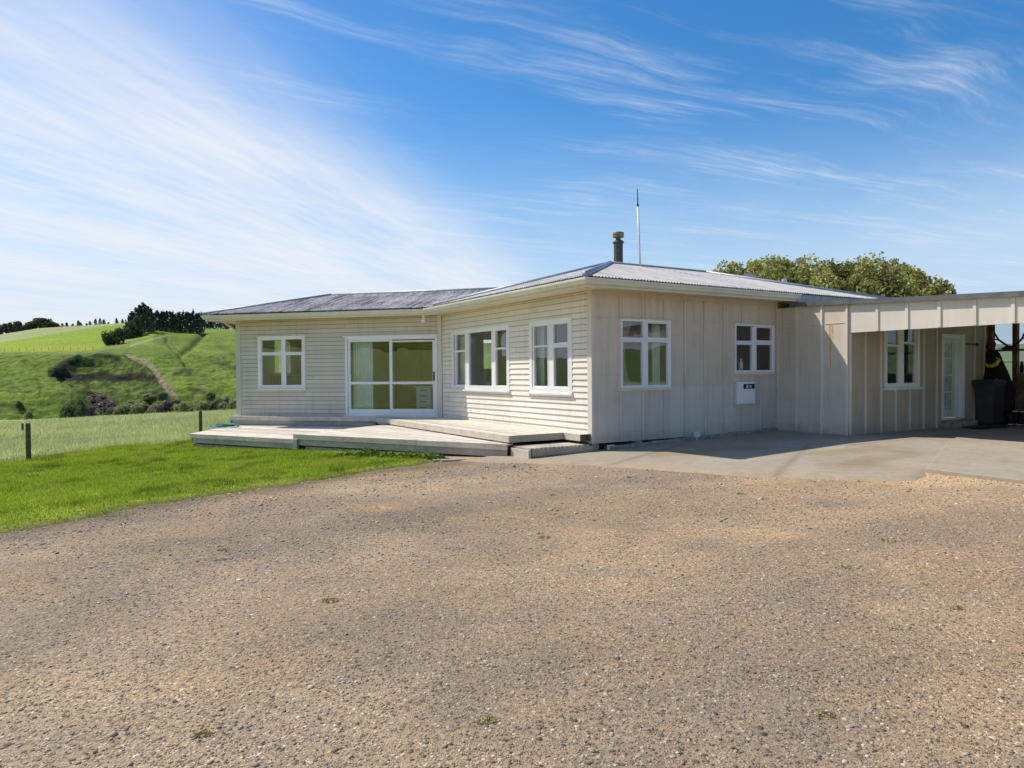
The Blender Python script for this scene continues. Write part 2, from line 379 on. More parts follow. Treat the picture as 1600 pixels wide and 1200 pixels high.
def paddock_z(x, y, r):
    d = np.maximum(r, .1)
    left = sstep(2, -6, x) if False else 1 - sstep(-9, 3, x)
    fall = .0257 * np.maximum(0, d - 17) * (1 - np.exp(-np.maximum(0, d - 17) / 6))
    xs = np.where(x < 0, np.maximum(x, -75), np.minimum(x, 6.2))
    return .03 * xs - fall * (.35 + .65 * left)
def terrain_z(x, y):
    """height anywhere; near = yard plane falling to the gully, far = hill profiles"""
    x = np.asarray(x, float); y = np.asarray(y, float)
    r = np.hypot(x, y); fy = np.where(y > .15 * r, y, .15 * r)
    u = np.clip(800 + 1100 * x / fy, PU[0], PU[-1]); u = np.where(y < .15 * r, np.where(x < 0, -60, 1700), u)
    dd = np.where(y > .15 * r, y, r)
    i = np.clip(np.searchsorted(PU, u) - 1, 0, len(PU) - 2); pu = np.array(PU, float)
    w = ((u - pu[i]) / (pu[i + 1] - pu[i])); w = np.clip(w, 0, 1)
    pd = PD[i] * (1 - w)[..., None] + PD[i + 1] * w[..., None]; ph = PH[i] * (1 - w)[..., None] + PH[i + 1] * w[..., None]
    far = np.zeros_like(dd)
    K = pd.shape[-1]
    for k in range(K - 1):
        m = (dd >= pd[..., k]) & (dd < pd[..., k + 1])
        q = (dd - pd[..., k]) / (pd[..., k + 1] - pd[..., k])
        # hermite with finite-difference tangents
        h0, h1 = ph[..., k], ph[..., k + 1]; L = pd[..., k + 1] - pd[..., k]
        s1 = (h1 - h0) / L
        s0 = (ph[..., k] - ph[..., k - 1]) / (pd[..., k] - pd[..., k - 1]) if k > 0 else s1 * .5
        s2 = (ph[..., k + 2] - ph[..., k + 1]) / (pd[..., k + 2] - pd[..., k + 1]) if k < K - 2 else s1 * .3
        m0 = (s0 + s1) / 2 * L; m1 = (s1 + s2) / 2 * L
        h = (2 * q**3 - 3 * q**2 + 1) * h0 + (q**3 - 2 * q**2 + q) * m0 + (-2 * q**3 + 3 * q**2) * h1 + (q**3 - q**2) * m1
        far = np.where(m, h, far)
    far = np.where(dd >= pd[..., -1], ph[..., -1] - .02 * (dd - pd[..., -1]), far)
    near = paddock_z(x, y, r)
    crest = paddock_z(x * 112 / np.maximum(dd, 1), y * 112 / np.maximum(dd, 1), r * 112 / np.maximum(dd, 1))
    gul = crest - 3.2 * sstep(112, 124, dd)
    g2 = np.minimum(gul, far) if False else gul * (1 - sstep(122, 136, dd)) + far * sstep(122, 136, dd)
    z = np.where(dd < 112, near, g2)
    return z
def uv_of(x, y, z):
    f = 1100.03; u = 800 + f * x / y; v = 600 - f * (z - CH) / y - f * pt_ + (-ro) * 0
    v = v + ro * (u - 800)
    return u, v
def seg_d(u, v, pts):
    d = np.full(u.shape, 1e9); tt = np.zeros(u.shape)
    for i in range(len(pts) - 1):
        ax, ay = pts[i]; bx, by = pts[i + 1]; L2 = (bx - ax)**2 + (by - ay)**2
        t_ = np.clip(((u - ax) * (bx - ax) + (v - ay) * (by - ay)) / L2, 0, 1)
        q = np.hypot(u - ax - t_ * (bx - ax), v - ay - t_ * (by - ay))
        tt = np.where(q < d, i + t_, tt); d = np.minimum(d, q)
    return d, tt
def in_poly(u, v, poly):
    ins = np.zeros(np.shape(u), bool); n = len(poly)
    for i in range(n):
        x1, y1 = poly[i]; x2, y2 = poly[(i + 1) % n]
        cnd = ((y1 > v) != (y2 > v)) & (u < (x2 - x1) * (v - y1) / ((y2 - y1) + 1e-12) + x1)
        ins ^= cnd
    return ins
def m_vcol(name, rough=.9, var=.35, scale=1.2, bump=.0, bs=1., bd=.1, spec=.1, scl=(1, 1, 1)):
    t = NT(name, rough, spec); a = t.n('ShaderNodeVertexColor', layer_name='col')
    n1 = t.noise(t.pos(scl), scale, 6, .7)
    c = t.mix(1., a.outputs['Color'], t.ramp(n1, [(.28, (1 - var,) * 3), (.72, (1 + var,) * 3)]), 'MULTIPLY')
    t.col(c)
    if bump: t.bump(t.noise(t.pos(scl), bs, 5, .7), bump, bd)
    return t.m
def grid_faces(nr, nc):
    i = np.arange(nr - 1)[:, None] * nc + np.arange(nc - 1)[None, :]
    return np.stack([i, i + 1, i + nc + 1, i + nc], -1).reshape(-1, 4)
G = lambda *c: np.array(c, float)
def terrain():
    # bearing samples: dense in the open sector on the left, sparse elsewhere
    us = np.concatenate([np.linspace(-60, 420, 520), np.linspace(440, 1700, 64)])
    az = np.arctan((us - 800) / 1100)
    az = np.concatenate([np.linspace(-pi, az[0] - .02, 30), az, np.linspace(az[-1] + .02, pi, 30)])
    # paddock: y-distance from 0.2 m to 118 m
    def sheet(name, rr, mat, colf, bumpf, dz=0):
        A, R = np.meshgrid(az, rr, indexing='ij')
        cs = np.cos(A); scale = np.where(cs > .55, 1 / np.maximum(cs, .2), 1 / .55)
        r = R * scale
        x, y = np.sin(A) * r, np.cos(A) * r
        z = terrain_z(x, y)
        z = z + bumpf(x, y, A) + dz
        u, v = uv_of(x, np.maximum(y, .3), z)
        cl = colf(x, y, z, u, v)
        V = np.stack([x, y, z], -1).reshape(-1, 3)
        return np_mesh(name, V, grid_faces(*A.shape), mat, cl.reshape(-1, 3), smooth=True)
    def pcol(x, y, z, u, v):
        n = fbm(x * .25, y * .25)[..., None]; n2 = fbm(x * .05 + 40, y * .05, 3)[..., None]
        base = G(.20, .25, .07) * (1 - n) + G(.36, .41, .14) * n
        base = base * (.8 + .4 * n2)
        far = sstep(55, 95, np.hypot(x, y))[..., None]
        return base * (1 - far) + (G(.38, .43, .16) * (.85 + .3 * n2)) * far
    pad = sheet('paddock', np.concatenate([np.linspace(.1, 20, 40), np.linspace(20.5, 118, 150)]), m_vcol('pale_paddock_grass', .9, .45, 3.0, .5, 5., .15), pcol,
                lambda x, y, A: np.where(y > 20, .10, .02) * (fbm(x * .5, y * .5) - .5) - .07 * (np.hypot(x, y) < 34))
    tag(pad, kind='structure')
    def hbump(x, y, A):
        d = np.hypot(x, y)
        u, v = uv_of(x, np.maximum(y, .3), terrain_z(x, y))
        on = sstep(134, 146, d)
        bank = on * (1 - sstep(555, 548, v)) if False else on * sstep(546, 556, v)
        up_ = on * (1 - sstep(546, 556, v))
        # terracettes: small level steps along the slope
        z = terrain_z(x, y)
        st = .28 * np.sin(z * 5.2 + 5 * fbm(x * .05, y * .05)) * fbm(x * .1 + 9, y * .1, 3) * bank
        rough = bank * (1.7 * (fbm(x * .16, y * .22, 5) - .5) + .9 * (fbm(x * .55, y * .7, 4) - .5))
        wob = on * 2.2 * (fbm(x * .022 + 5, y * .022, 3) - .5)
        # slump: the ground drops away right of a steep arc-shaped scarp
        poly = [(79, 586), (86, 577), (104, 566), (122, 557), (150, 552), (188, 553), (225, 566), (243, 584), (246, 604), (215, 612), (165, 606), (118, 612), (98, 603)]
        dd_, _ = seg_d(u, v, poly + [poly[0]]); ins = in_poly(u, v, poly)
        arc, _ = seg_d(u, v, poly[:7])
        drop = np.where(ins, (-3.2 + 2.2 * (fbm(x * .3, y * .3, 4) - .5)) * sstep(0, 6 + 6 * fbm(x * .2, y * .2, 3), dd_) * (1 - .6 * sstep(5, 40, arc)), 0)
        low = sstep(0, 30, in_poly(u, v, [(98, 600), (120, 612), (104, 645), (260, 640), (262, 600)]) * 30.) * 2.0 * (fbm(x * .12, y * .12, 5) - .5)
        gl, gt = seg_d(u, v, [(318, 525), (300, 541), (284, 552), (292, 566), (330, 584), (372, 602)])
        gully = -1.5 * np.exp(-(gl / 5.) ** 2) * on
        gl2, _ = seg_d(u, v, [(262, 532), (272, 545), (283, 553)])
        gully = gully - .8 * np.exp(-(gl2 / 4.) ** 2) * on
        sc_, _ = seg_d(u, v, [(200, 555), (226, 564), (243, 578), (251, 594), (262, 610)])
        scar = -.9 * np.exp(-(sc_ / 4.5) ** 2) * on
        vis = (u > -50) & (u < 430) & (d < 330)
        return np.where(vis, st + rough + drop + gully + low + scar, 0) + np.where(d > 134, wob * .6, 0)
    def hcol(x, y, z, u, v):
        d = np.hypot(x, y)
        n = fbm(x * .12, y * .12)[..., None]; n2 = fbm(x * .4 + 30, z * 1.6 + y * .25, 5)[..., None]; n3 = fbm(x * .03, y * .03 + 20, 3)[..., None]
        n4 = fbm(x * .9, z * 2.4 + y * .2, 4)[..., None]
        bank = G(.115, .18, .024) * (1 - n3) + G(.195, .255, .042) * n3
        bank = bank * (.72 + .55 * n)
        tuss = sstep(.52, .68, n2); bank = bank * (1 - .42 * tuss) + G(.10, .12, .035) * .42 * tuss
        upper = G(.23, .31, .03) * (.85 + .3 * n3)
        pal_line = np.interp(u, [-60, 0, 60, 100, 140, 190], [543, 536, 526, 519, 513, 507])
        pale = sstep(2, -2, v - pal_line) if False else (1 - sstep(-2, 2, v - pal_line))
        pale = (pale * (u < 215))[..., None]
        upper = upper * (1 - pale) + G(.31, .345, .15) * (.9 + .2 * n) * pale
        yb = np.exp(-((v - 545) / 5.) ** 2)[..., None]; upper = upper * (1 - .35 * yb) + G(.33, .36, .04) * .35 * yb
        brk = np.interp(u, [-60, 0, 100, 150, 165, 200, 240, 300, 420], [551, 551, 550, 547, 542, 534, 526, 500, 500])
        ku = (1 - sstep(-1.5, 1.5, v - brk))[..., None]
        c = bank * (1 - ku) + upper * ku
        # strip of pale rank grass along the fence at the top of the bank
        fz = np.exp(-((v - brk - 2.5) / 2.) ** 2)[..., None] * (u < 240)[..., None]; c = c * (1 - .5 * fz) + G(.24, .27, .10) * .5 * fz
        # damp dark vegetation in the slump and wet slope, with scarp shade painted in
        wet = in_poly(u, v, [(88, 590), (112, 606), (106, 650), (262, 640), (268, 604), (246, 584), (200, 556), (150, 553), (110, 565)])[..., None]
        mott = sstep(.40, .58, fbm(x * .55 + 11, z * 1.5 + y * .35, 5)[..., None])
        c = np.where(wet, c * .8 * (1 - .75 * mott) + G(.035, .045, .018) * .75 * mott, c)
        sc1 = in_poly(u, v, [(78, 584), (90, 576), (112, 563), (125, 557), (150, 562), (150, 570), (128, 578), (150, 583), (200, 582), (240, 583), (244, 590), (200, 594), (150, 598), (112, 597), (92, 594)])
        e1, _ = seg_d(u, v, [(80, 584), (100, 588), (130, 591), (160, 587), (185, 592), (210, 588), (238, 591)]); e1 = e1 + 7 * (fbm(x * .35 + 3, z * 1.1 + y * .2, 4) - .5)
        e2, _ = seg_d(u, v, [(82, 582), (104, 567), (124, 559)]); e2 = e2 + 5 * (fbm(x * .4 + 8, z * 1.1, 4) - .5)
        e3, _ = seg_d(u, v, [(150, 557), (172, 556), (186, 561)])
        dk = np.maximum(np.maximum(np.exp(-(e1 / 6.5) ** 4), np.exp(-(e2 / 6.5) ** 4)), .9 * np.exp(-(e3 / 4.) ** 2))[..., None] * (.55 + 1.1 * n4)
        dk = np.clip(dk, 0, 1); c = c * (1 - dk) + G(.018, .021, .012) * dk  # scarp shade and dark growth painted into the colour
        # bare slip scar
        s_, tt = seg_d(u, v, [(196, 554), (226, 564), (243, 577), (251, 592), (262, 608), (276, 619)])
        s_ = np.maximum(0, s_ + 7 * (fbm(x * .5 + 2, z * 1.4 + y * .3, 4) - .5)); wd = np.interp(tt, [0, 1, 2, 3, 4, 5], [1.5, 4, 3.5, 5, 6, 4]) * (.6 + .9 * fbm(x * .5, z * 1.5))
        sk = (1 - sstep(wd * .5, wd * 1.1, s_))[..., None]; c = c * (1 - sk * .9) + (G(.27, .205, .15) * (.55 + .8 * n4)) * sk * .9
        # dark creases and rough patches on the right-hand slope
        for pts, w_, k_ in (([(318, 526), (300, 541), (284, 552)], 2.6, .5), ([(284, 552), (276, 547), (268, 536)], 3, .4), ([(272, 585), (290, 579), (298, 584)], 4, .75),
                            ([(296, 606), (312, 610), (326, 618)], 4, .5), ([(330, 566), (352, 570), (372, 577)], 3, .5), ([(0, 633), (22, 636), (46, 642)], 4, .7), ([(132, 632), (112, 640), (95, 648)], 4, .8), ([(57, 587), (60, 600), (62, 612)], 3, .5), ([(340, 540), (356, 547), (368, 556)], 5, .35)):
            q, _ = seg_d(u, v, pts); q = q + 4 * (n4[..., 0] - .5)
            kk = (np.exp(-(np.maximum(q, 0) / w_) ** 2) * k_)[..., None]; c = c * (1 - kk) + G(.04, .042, .022) * kk
        q, _ = seg_d(u, v, [(205, 540), (225, 534), (262, 524)]); kk = (np.exp(-(q / 1.3) ** 2) * .8)[..., None]; c = c * (1 - kk) + G(.36, .30, .19) * kk
        q, _ = seg_d(u, v, [(305, 612), (320, 604), (306, 618)]); kk = (np.exp(-(q / 4) ** 2) * .4)[..., None]; c = c * (1 - kk) + G(.26, .17, .11) * kk
        out_ = (u < -70) | (u > 440) | (y < 1)
        c = np.where(out_[..., None], G(.14, .19, .04) * (.8 + .4 * n3), c)
        return c
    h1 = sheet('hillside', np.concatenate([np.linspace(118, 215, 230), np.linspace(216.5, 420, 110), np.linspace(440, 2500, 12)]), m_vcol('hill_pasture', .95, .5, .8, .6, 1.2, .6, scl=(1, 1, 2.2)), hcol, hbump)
    tag(h1, kind='structure')
terrain()

# ------------------------------------------------------------------ yard surfaces
def m_gravel():
    t = NT('gravel_and_clay', .92, .2)
    p = t.pos((1, 1, 1))
    big = t.noise(p, .35, 5, .6); mid = t.noise(p, 2.1, 5, .65); fine = t.noise(p, 34, 4, .7)
    base = t.mix(t.ramp(big, [(.38, (0, 0, 0)), (.62, (1, 1, 1))]), (.305, .24, .165), (.375, .28, .178))
    base = t.mix(t.math('MULTIPLY', t.ramp(mid, [(.42, (0, 0, 0)), (.66, (1, 1, 1))]), .6), base, (.225, .19, .15))
    def stones(scale, thr, seedoff):
        v = t.n('ShaderNodeTexVoronoi', feature='F1'); v.inputs['Scale'].default_value = scale; v.inputs['Randomness'].default_value = 1
        mp = t.n('ShaderNodeMapping'); mp.inputs['Location'].default_value = (seedoff, seedoff * 2, 0); t.l(p, mp.inputs[0]); t.l(mp.outputs[0], v.inputs['Vector'])
        sep = t.n('ShaderNodeSeparateColor'); t.l(v.outputs['Color'], sep.inputs[0])
        colr = t.ramp(sep.outputs[0], [(0, (.075, .062, .05)), (.25, (.20, .165, .125)), (.62, (.36, .29, .21)), (.85, (.48, .40, .30)), (1, (.66, .59, .49))])
        rad = t.math('MULTIPLY', sep.outputs[1], thr)
        mask = t.math('LESS_THAN', v.outputs['Distance'], rad)
        hgt = t.math('MULTIPLY', mask, t.math('SUBTRACT', rad, v.outputs['Distance']))
        return colr, mask, hgt
    c1, k1, h1 = stones(120, .75, 1.); c2, k2, h2 = stones(48, .62, 5.); c3, k3, h3 = stones(20, .36, 9.)
    c = t.mix(t.math('MULTIPLY', k1, .75), base, c1); c = t.mix(t.math('MULTIPLY', k2, .8), c, c2); c = t.mix(t.math('MULTIPLY', k3, .8), c, c3)
    c = t.mix(1., c, t.ramp(fine, [(.28, (.55, .55, .56)), (.5, (1., 1., 1.)), (.72, (1.35, 1.33, 1.3))]), 'MULTIPLY')
    a = t.n('ShaderNodeVertexColor', layer_name='col'); c = t.mix(1., c, a.outputs['Color'], 'MULTIPLY')
    h = t.math('ADD', t.math('MULTIPLY', h1, .5), t.math('ADD', h2, t.math('MULTIPLY', h3, 2.2)))
    h = t.math('ADD', h, t.math('MULTIPLY', fine, .35))
    t.col(c); t.bump(h, .8, .028); return t.m
M['gravel'] = m_gravel()
def yard_z(x, y):
    x = np.asarray(x, float); y = np.asarray(y, float)
    return ground(x, y) + .07 * (fbm(x * .35, y * .35, 3) - .5) * sstep(13.5, 8, y) * 1. + .018 * (fbm(x * 1.7, y * 1.7, 3) - .5)
def sst(a, b, x): return sstep(a, b, x)
def yard_z(x, y):
    x = np.asarray(x, float); y = np.asarray(y, float)
    k = 1 - sstep(7.5, 10.5, y - .2 * np.abs(x))
    return ground(x, y) + .07 * (fbm(x * .35, y * .35, 3) - .5) * k + .018 * (fbm(x * 1.7, y * 1.7, 3) - .5) * k - .012
def yard():
    xs = np.linspace(-9.5, 15, 190); ys = np.linspace(-6, 24, 230)
    X, Y = np.meshgrid(xs, ys, indexing='ij'); Z = yard_z(X, Y)
    n = fbm(X * .25 + 3, Y * .25 + 8, 4)[..., None]; n2 = fbm(X * .9, Y * .9, 4)[..., None]
    c = 1 + .42 * (n - .5) * 2 + .26 * (n2 - .5) * 2
    c = np.repeat(c, 3, -1)
    warm = sstep(-2.5, 4, X - .15 * Y)[..., None]
    c = c * ((1 - warm) * G(1.02, .965, .89) + warm * G(1.20, 1.06, .89))
    n3 = fbm(X * .45 + 70, Y * .8 + 15, 5)[..., None]; pal = sstep(.54, .66, n3); c = c * (1 - .5 * pal) + c * G(1.30, 1.24, 1.12) * .5 * pal
    gry = sstep(.53, .66, fbm(X * .5 + 120, Y * .9 + 60, 5)[..., None]); c = c * (1 - .55 * gry) + c * G(.74, .79, .87) * .55 * gry
    # wheel tracks, darker and greyer, curving across the yard
    for pts, w_ in (([(-4, 3), (-1.5, 8.5), (3, 10)], .45), ([(-6.5, 5.5), (-3.6, 10.0), (0, 11.6)], .4), ([(0, 1), (2.5, 6), (8, 7.5)], .5)):
        q, _ = seg_d(X, Y, pts); q = q + 1.3 * (n2[..., 0] - .5)
        kk = (np.exp(-(q / w_) ** 2) * .45)[..., None]; c = c * (1 - kk) + G(.72, .74, .80) * kk
    for (px, py, w_, cc) in ((-1.55, 8.4, .22, (1.75, 1.25, .85)), (.7, 5.0, .3, (1.3, 1.15, .95)), (3.4, 4.2, .5, (1.2, 1.08, .95))):
        q = np.hypot((X - px) / 1.6, Y - py); kk = (np.exp(-(q / w_) ** 2) * .75 * (.5 + n2[..., 0]))[..., None]; c = c * (1 - np.clip(kk, 0, 1)) + G(*cc) * np.clip(kk, 0, 1)
    q, _ = seg_d(X, Y, [(-9, 2), (-5.6, 7.4), (-4.66, 9.1), (-3.76, 10.1), (-2.63, 11.3), (-1.2, 12.3)]); q = q + .6 * (n2[..., 0] - .5)
    kk = (np.exp(-(np.maximum(q, 0) / .34) ** 2) * .75)[..., None]; c = c * (1 - kk) + G(.50, .47, .36) * kk
    o = np_mesh('gravel_yard', np.stack([X, Y, Z], -1).reshape(-1, 3), grid_faces(*X.shape), M['gravel'], c.reshape(-1, 3), smooth=True)
    tag(o, kind='structure')
yard()
LAWN = [(-1.35, 13.6), (-1.5, 12.75), (-2.63, 11.5), (-3.76, 10.3), (-4.66, 9.26), (-5.28, 8.26), (-5.6, 7.65), (-6.3, 6.3), (-8.6, 2.2), (-17, -3), (-17, 8), (-11.1, 15.2), (-10.7, 17.4), (-8.9, 18.9), (-8.6, 21), (-6, 20.4), (-4, 18.6), (-2, 16)]
def lawn_edge(x, y): return .45 * (fbm(x * 1.1, y * 1.1, 3) - .5) + .30 * (fbm(x * 5, y * 5, 3) - .5)
def lawn():
    st = .11
    xs = np.arange(-17, -1, st); ys = np.arange(-3, 21.2, st); X, Y = np.meshgrid(xs, ys, indexing='ij')
    dd, _ = seg_d(X, Y, LAWN + [LAWN[0]]); ins = in_poly(X, Y, LAWN); sd = np.where(ins, dd, -dd) + lawn_edge(X, Y)
    Z = yard_z(X, Y) + np.clip(sd * .22, -.06, .045) + .012 * (fbm(X * 3, Y * 3, 3) - .5)
    F = grid_faces(*X.shape); keep = (sd.ravel()[F] > -.30).all(1)
    n = fbm(X * .7, Y * .7, 4)[..., None]; n2 = fbm(X * 3, Y * 3, 3)[..., None]
    c = (G(.15, .22, .016) * (1 - n) + G(.28, .33, .035) * n) * (.7 + .5 * n2)
    ed = (1 - sstep(.0, .22, sd))[..., None]; c = c * (1 - ed * .8) + G(.12, .09, .055) * ed * .8
    o = np_mesh('lawn', np.stack([X, Y, Z], -1).reshape(-1, 3), F[keep], m_vcol('lawn_turf', .95, .4, 14, .6, 25, .03), c.reshape(-1, 3), smooth=True)
    tag(o, kind='structure')
lawn()
def blades(name, P, h, w, colr, label, cat, lean=.5):
    """one triangle per blade; P (n,3) roots, h, w (n), colr (n,3)"""
    n = len(P); th = rng.random(n) * 2 * pi; ph = rng.random(n) * 2 * pi; ln = rng.random(n) * lean
    d = np.stack([np.cos(th), np.sin(th), np.zeros(n)], -1) * w[:, None] * .5
    tip = P + np.stack([np.cos(ph) * ln * h, np.sin(ph) * ln * h, h], -1)
    V = np.stack([P - d, P + d, tip], 1).reshape(-1, 3); F = np.arange(3 * n).reshape(-1, 3)
    C = np.repeat(colr[:, None, :], 3, 1); C[:, :2] *= .75; C = C.reshape(-1, 3)
    t = NT(name + '_blades', .6, .25); a = t.n('ShaderNodeVertexColor', layer_name='col'); t.col(a.outputs['Color'])
    tl = t.n('ShaderNodeBsdfTranslucent'); t.l(a.outputs['Color'], tl.inputs[0]); mx = t.n('ShaderNodeMixShader'); mx.inputs[0].default_value = .4
    t.l(t.b.outputs[0], mx.inputs[1]); t.l(tl.outputs[0], mx.inputs[2]); t.l(mx.outputs[0], t.out.inputs[0])
    o = np_mesh(name, V, F, t.m, C); tag(o, label, cat, kind='stuff'); return o
def grass():
    # short lawn
    n = 420000; x = -13 + rng.random(n) * 12; y = 5 + rng.random(n) * 14.5
    dd, _ = seg_d(x, y, LAWN + [LAWN[0]]); ins = in_poly(x, y, LAWN); sd = np.where(ins, dd, -dd) + lawn_edge(x, y)
    k = (sd > -.55) & (rng.random(n) < np.where(sd > 0, np.clip(.12 + sd * 2.0, 0, 1), .75 * np.clip(1 + sd / .55, 0, 1) ** 1.3 * (fbm(x * 2.6, y * 2.6, 3) > .53))) & (x > -y * .78 - .5)
    x, y, sd = x[k], y[k], sd[k]; n = len(x)
    nz = fbm(x * .6, y * .6, 4); cl = fbm(x * 2.2 + 50, y * 2.2, 3)
    z = yard_z(x, y) + np.clip(sd * .22, -.06, .045) - .006
    h = (.022 + .035 * rng.random(n)) * (.6 + .9 * cl) * (1 + 1.1 * sstep(.60, .72, fbm(x * .9 + 7, y * .9, 3)))
    c = G(.22, .34, .02) * (1 - nz)[:, None] + G(.44, .555, .042) * nz[:, None]
    c = c * (.65 + .7 * rng.random(n))[:, None]
    dry = (rng.random(n) < .05)[:, None]; c = np.where(dry, G(.45, .40, .15), c)
    pat = sstep(.58, .70, fbm(x * 1.6 + 31, y * 1.6, 4))[:, None]; c = c * (1 - .35 * pat) + G(.46, .44, .10) * .35 * pat
    dkp = sstep(.60, .72, fbm(x * 2.1 + 77, y * 2.1, 3))[:, None]; c = c * (1 - .4 * dkp)
    blades('lawn_grass', np.stack([x, y, z], -1), h, .007 + .006 * rng.random(n), c, 'short bright green mown grass between the deck and the gravel', 'grass')
    # rank pale paddock grass beyond the fence
    nc = 13000; n = nc * 30; rc = 14.5 + 62 * rng.random(nc) ** 1.6; uc = -60 + rng.random(nc) * 470; kc = np.repeat(np.arange(nc), 30)
    tone = rng.random(nc)[kc]; r = rc[kc] + rng.normal(size=n) * .16; y = r; x = (uc[kc] - 800) / 1100 * rc[kc] + rng.normal(size=n) * .16
    ins = in_poly(x, y, LAWN); ho = (x > -8.6) & (y < 27)
    k = ~ins & ~ho & (x < -8.4); x, y, tone = x[k], y[k], tone[k]; n = len(x)
    rr = np.hypot(x, y); z = terrain_z(x, y) + np.where(rr < 34, -.07, 0)
    cl = .45 * fbm(x * .9, y * .9, 4) + .55 * tone; c2 = fbm(x * .3 + 12, y * .3, 3)
    h = (.08 + .16 * rng.random(n)) * (.35 + 1.3 * cl) * np.clip(r[k] / 24, 1, 1.8)
    # shorter close to the mown lawn
    dl, _ = seg_d(x, y, LAWN); h = h * (.35 + .65 * sstep(.0, 1.2, dl))
    w = .008 + .0009 * rr
    c = G(.28, .36, .07) * (1 - cl)[:, None] + G(.74, .76, .36) * cl[:, None]; c = c * (.7 + .55 * rng.random(n))[:, None] * (.8 + .4 * c2)[:, None]
    c = c * np.where(sstep(.0, 1.2, dl) < .6, .8, 1.)[:, None]
    blades('paddock_grass', np.stack([x, y, z], -1), h, w, c, 'rank pale green paddock grass beyond the fence posts', 'grass', lean=1.3)
grass()
def stones():
    # loose stones lying on the yard, one mesh, each an irregular squashed octahedron/cube
    n = 120000
    # more stones per square metre close to the camera
    y = 1.6 + 11.0 * rng.random(n) ** 1.9; x = (rng.random(n) - .5) * (2.2 * .75 * y + 1.5)
    sl = in_poly(x, y, SLAB) | in_poly(x, y, SLABR); dd, _ = seg_d(x, y, LAWN + [LAWN[0]]); ins = in_poly(x, y, LAWN) & (dd > .12)
    den = .6 * fbm(x * .8, y * .8, 4) + .4 * fbm(x * .22 + 4, y * .22, 3); k = ~sl & ~ins & (rng.random(n) < np.clip(.05 + 2.6 * (den - .36), .06, 1)) & (y < 12.2)
    x, y = x[k], y[k]; n = len(x)
    s = .0022 + .0036 * rng.random(n) + .0075 * rng.random(n) ** 12 + .016 * (rng.random(n) < .003) * rng.random(n)
    s *= np.clip(y / 5.5, .9, 1.7)
    base = np.array([[-1, -1, -.6], [1, -1, -.6], [1, 1, -.6], [-1, 1, -.6], [-.7, -.7, .6], [.7, -.7, .6], [.7, .7, .6], [-.7, .7, .6]], float)
    jit = 1 + .5 * (rng.random((n, 8, 3)) - .5) * 1.3
    V = base[None] * jit * s[:, None, None]
    V[:, :, 0] *= (.8 + .7 * rng.random(n))[:, None]; V[:, :, 2] *= (.42 + .4 * rng.random(n))[:, None]
    th = rng.random(n) * 2 * pi; cs, sn = np.cos(th)[:, None], np.sin(th)[:, None]
    vx, vy = V[:, :, 0] * cs - V[:, :, 1] * sn, V[:, :, 0] * sn + V[:, :, 1] * cs; V[:, :, 0], V[:, :, 1] = vx, vy
    tl = (rng.random(n) - .5) * .9; V[:, :, 2] += V[:, :, 0] * tl[:, None]
    V += np.stack([x, y, yard_z(x, y) + s * .22], -1)[:, None, :]
    F = np.array([[3, 2, 1, 0], [4, 5, 6, 7], [0, 1, 5, 4], [1, 2, 6, 5], [2, 3, 7, 6], [3, 0, 4, 7]])
    F = (F[None] + np.arange(n)[:, None, None] * 8).reshape(-1, 4)
    pal = np.array([[.13, .11, .095], [.22, .185, .145], [.33, .27, .20], [.42, .34, .24], [.45, .38, .30], [.58, .52, .44], [.32, .235, .155]])
    ci = rng.choice(len(pal), n, p=[.04, .16, .27, .25, .14, .04, .10]); C = pal[ci] * (.8 + .4 * rng.random((n, 1)))
    o = np_mesh('gravel', V.reshape(-1, 3), F, m_vcol('loose_stone', .9, .25, 60), np.repeat(C, 8, 0))
    tag(o, 'loose grey and tan stones scattered over the driveway', 'gravel', kind='stuff')
SLAB = [(-1.0, 12.75), (.32, 12.03), (1.34, 11.45), (2.0, 10.85), (2.69, 10.27), (3.3, 9.75), (3.84, 9.40), (4.5, 9.1), (5.1, 8.95), (5.45, 9.25), (5.63, 9.51), (9, 11), (13, 13.5), (13, 22), (6, 17), (1.5, 13.6), (.1, 13.6)]
SLABR = [(5.60, 9.51), (6.15, 8.44), (9.6, 1.6), (15, 3), (15, 16), (9.8, 14.9), (8.2, 13.2)]
stones()
def m_conc(vc=True):
    t = NT('worn_concrete', .9, .15); p = t.pos()
    n1 = t.noise(p, .8, 6, .65); n2 = t.noise(p, 5, 5, .7); n3 = t.noise(p, 60, 3, .7); n4 = t.noise(p, 1.6, 5, .7)
    c = t.mix(t.ramp(n1, [(.35, (0, 0, 0)), (.65, (1, 1, 1))]), (.33, .29, .23), (.41, .35, .265))
    c = t.mix(t.math('MULTIPLY', t.ramp(n2, [(.45, (0, 0, 0)), (.7, (1, 1, 1))]), .5), c, (.27, .22, .155))
    c = t.mix(t.math('MULTIPLY', t.ramp(n4, [(.56, (0, 0, 0)), (.66, (1, 1, 1))]), .6), c, (.30, .225, .15))
    c = t.mix(1., c, t.ramp(n3, [(.3, (.85, .85, .85)), (.7, (1.12, 1.12, 1.12))]), 'MULTIPLY')
    if vc: a = t.n('ShaderNodeVertexColor', layer_name='col'); c = t.mix(1., c, a.outputs['Color'], 'MULTIPLY')
    t.col(c); t.bump(n2, .25, .01); return t.m
M['conc'] = m_conc(); M['conc2'] = m_conc(False)
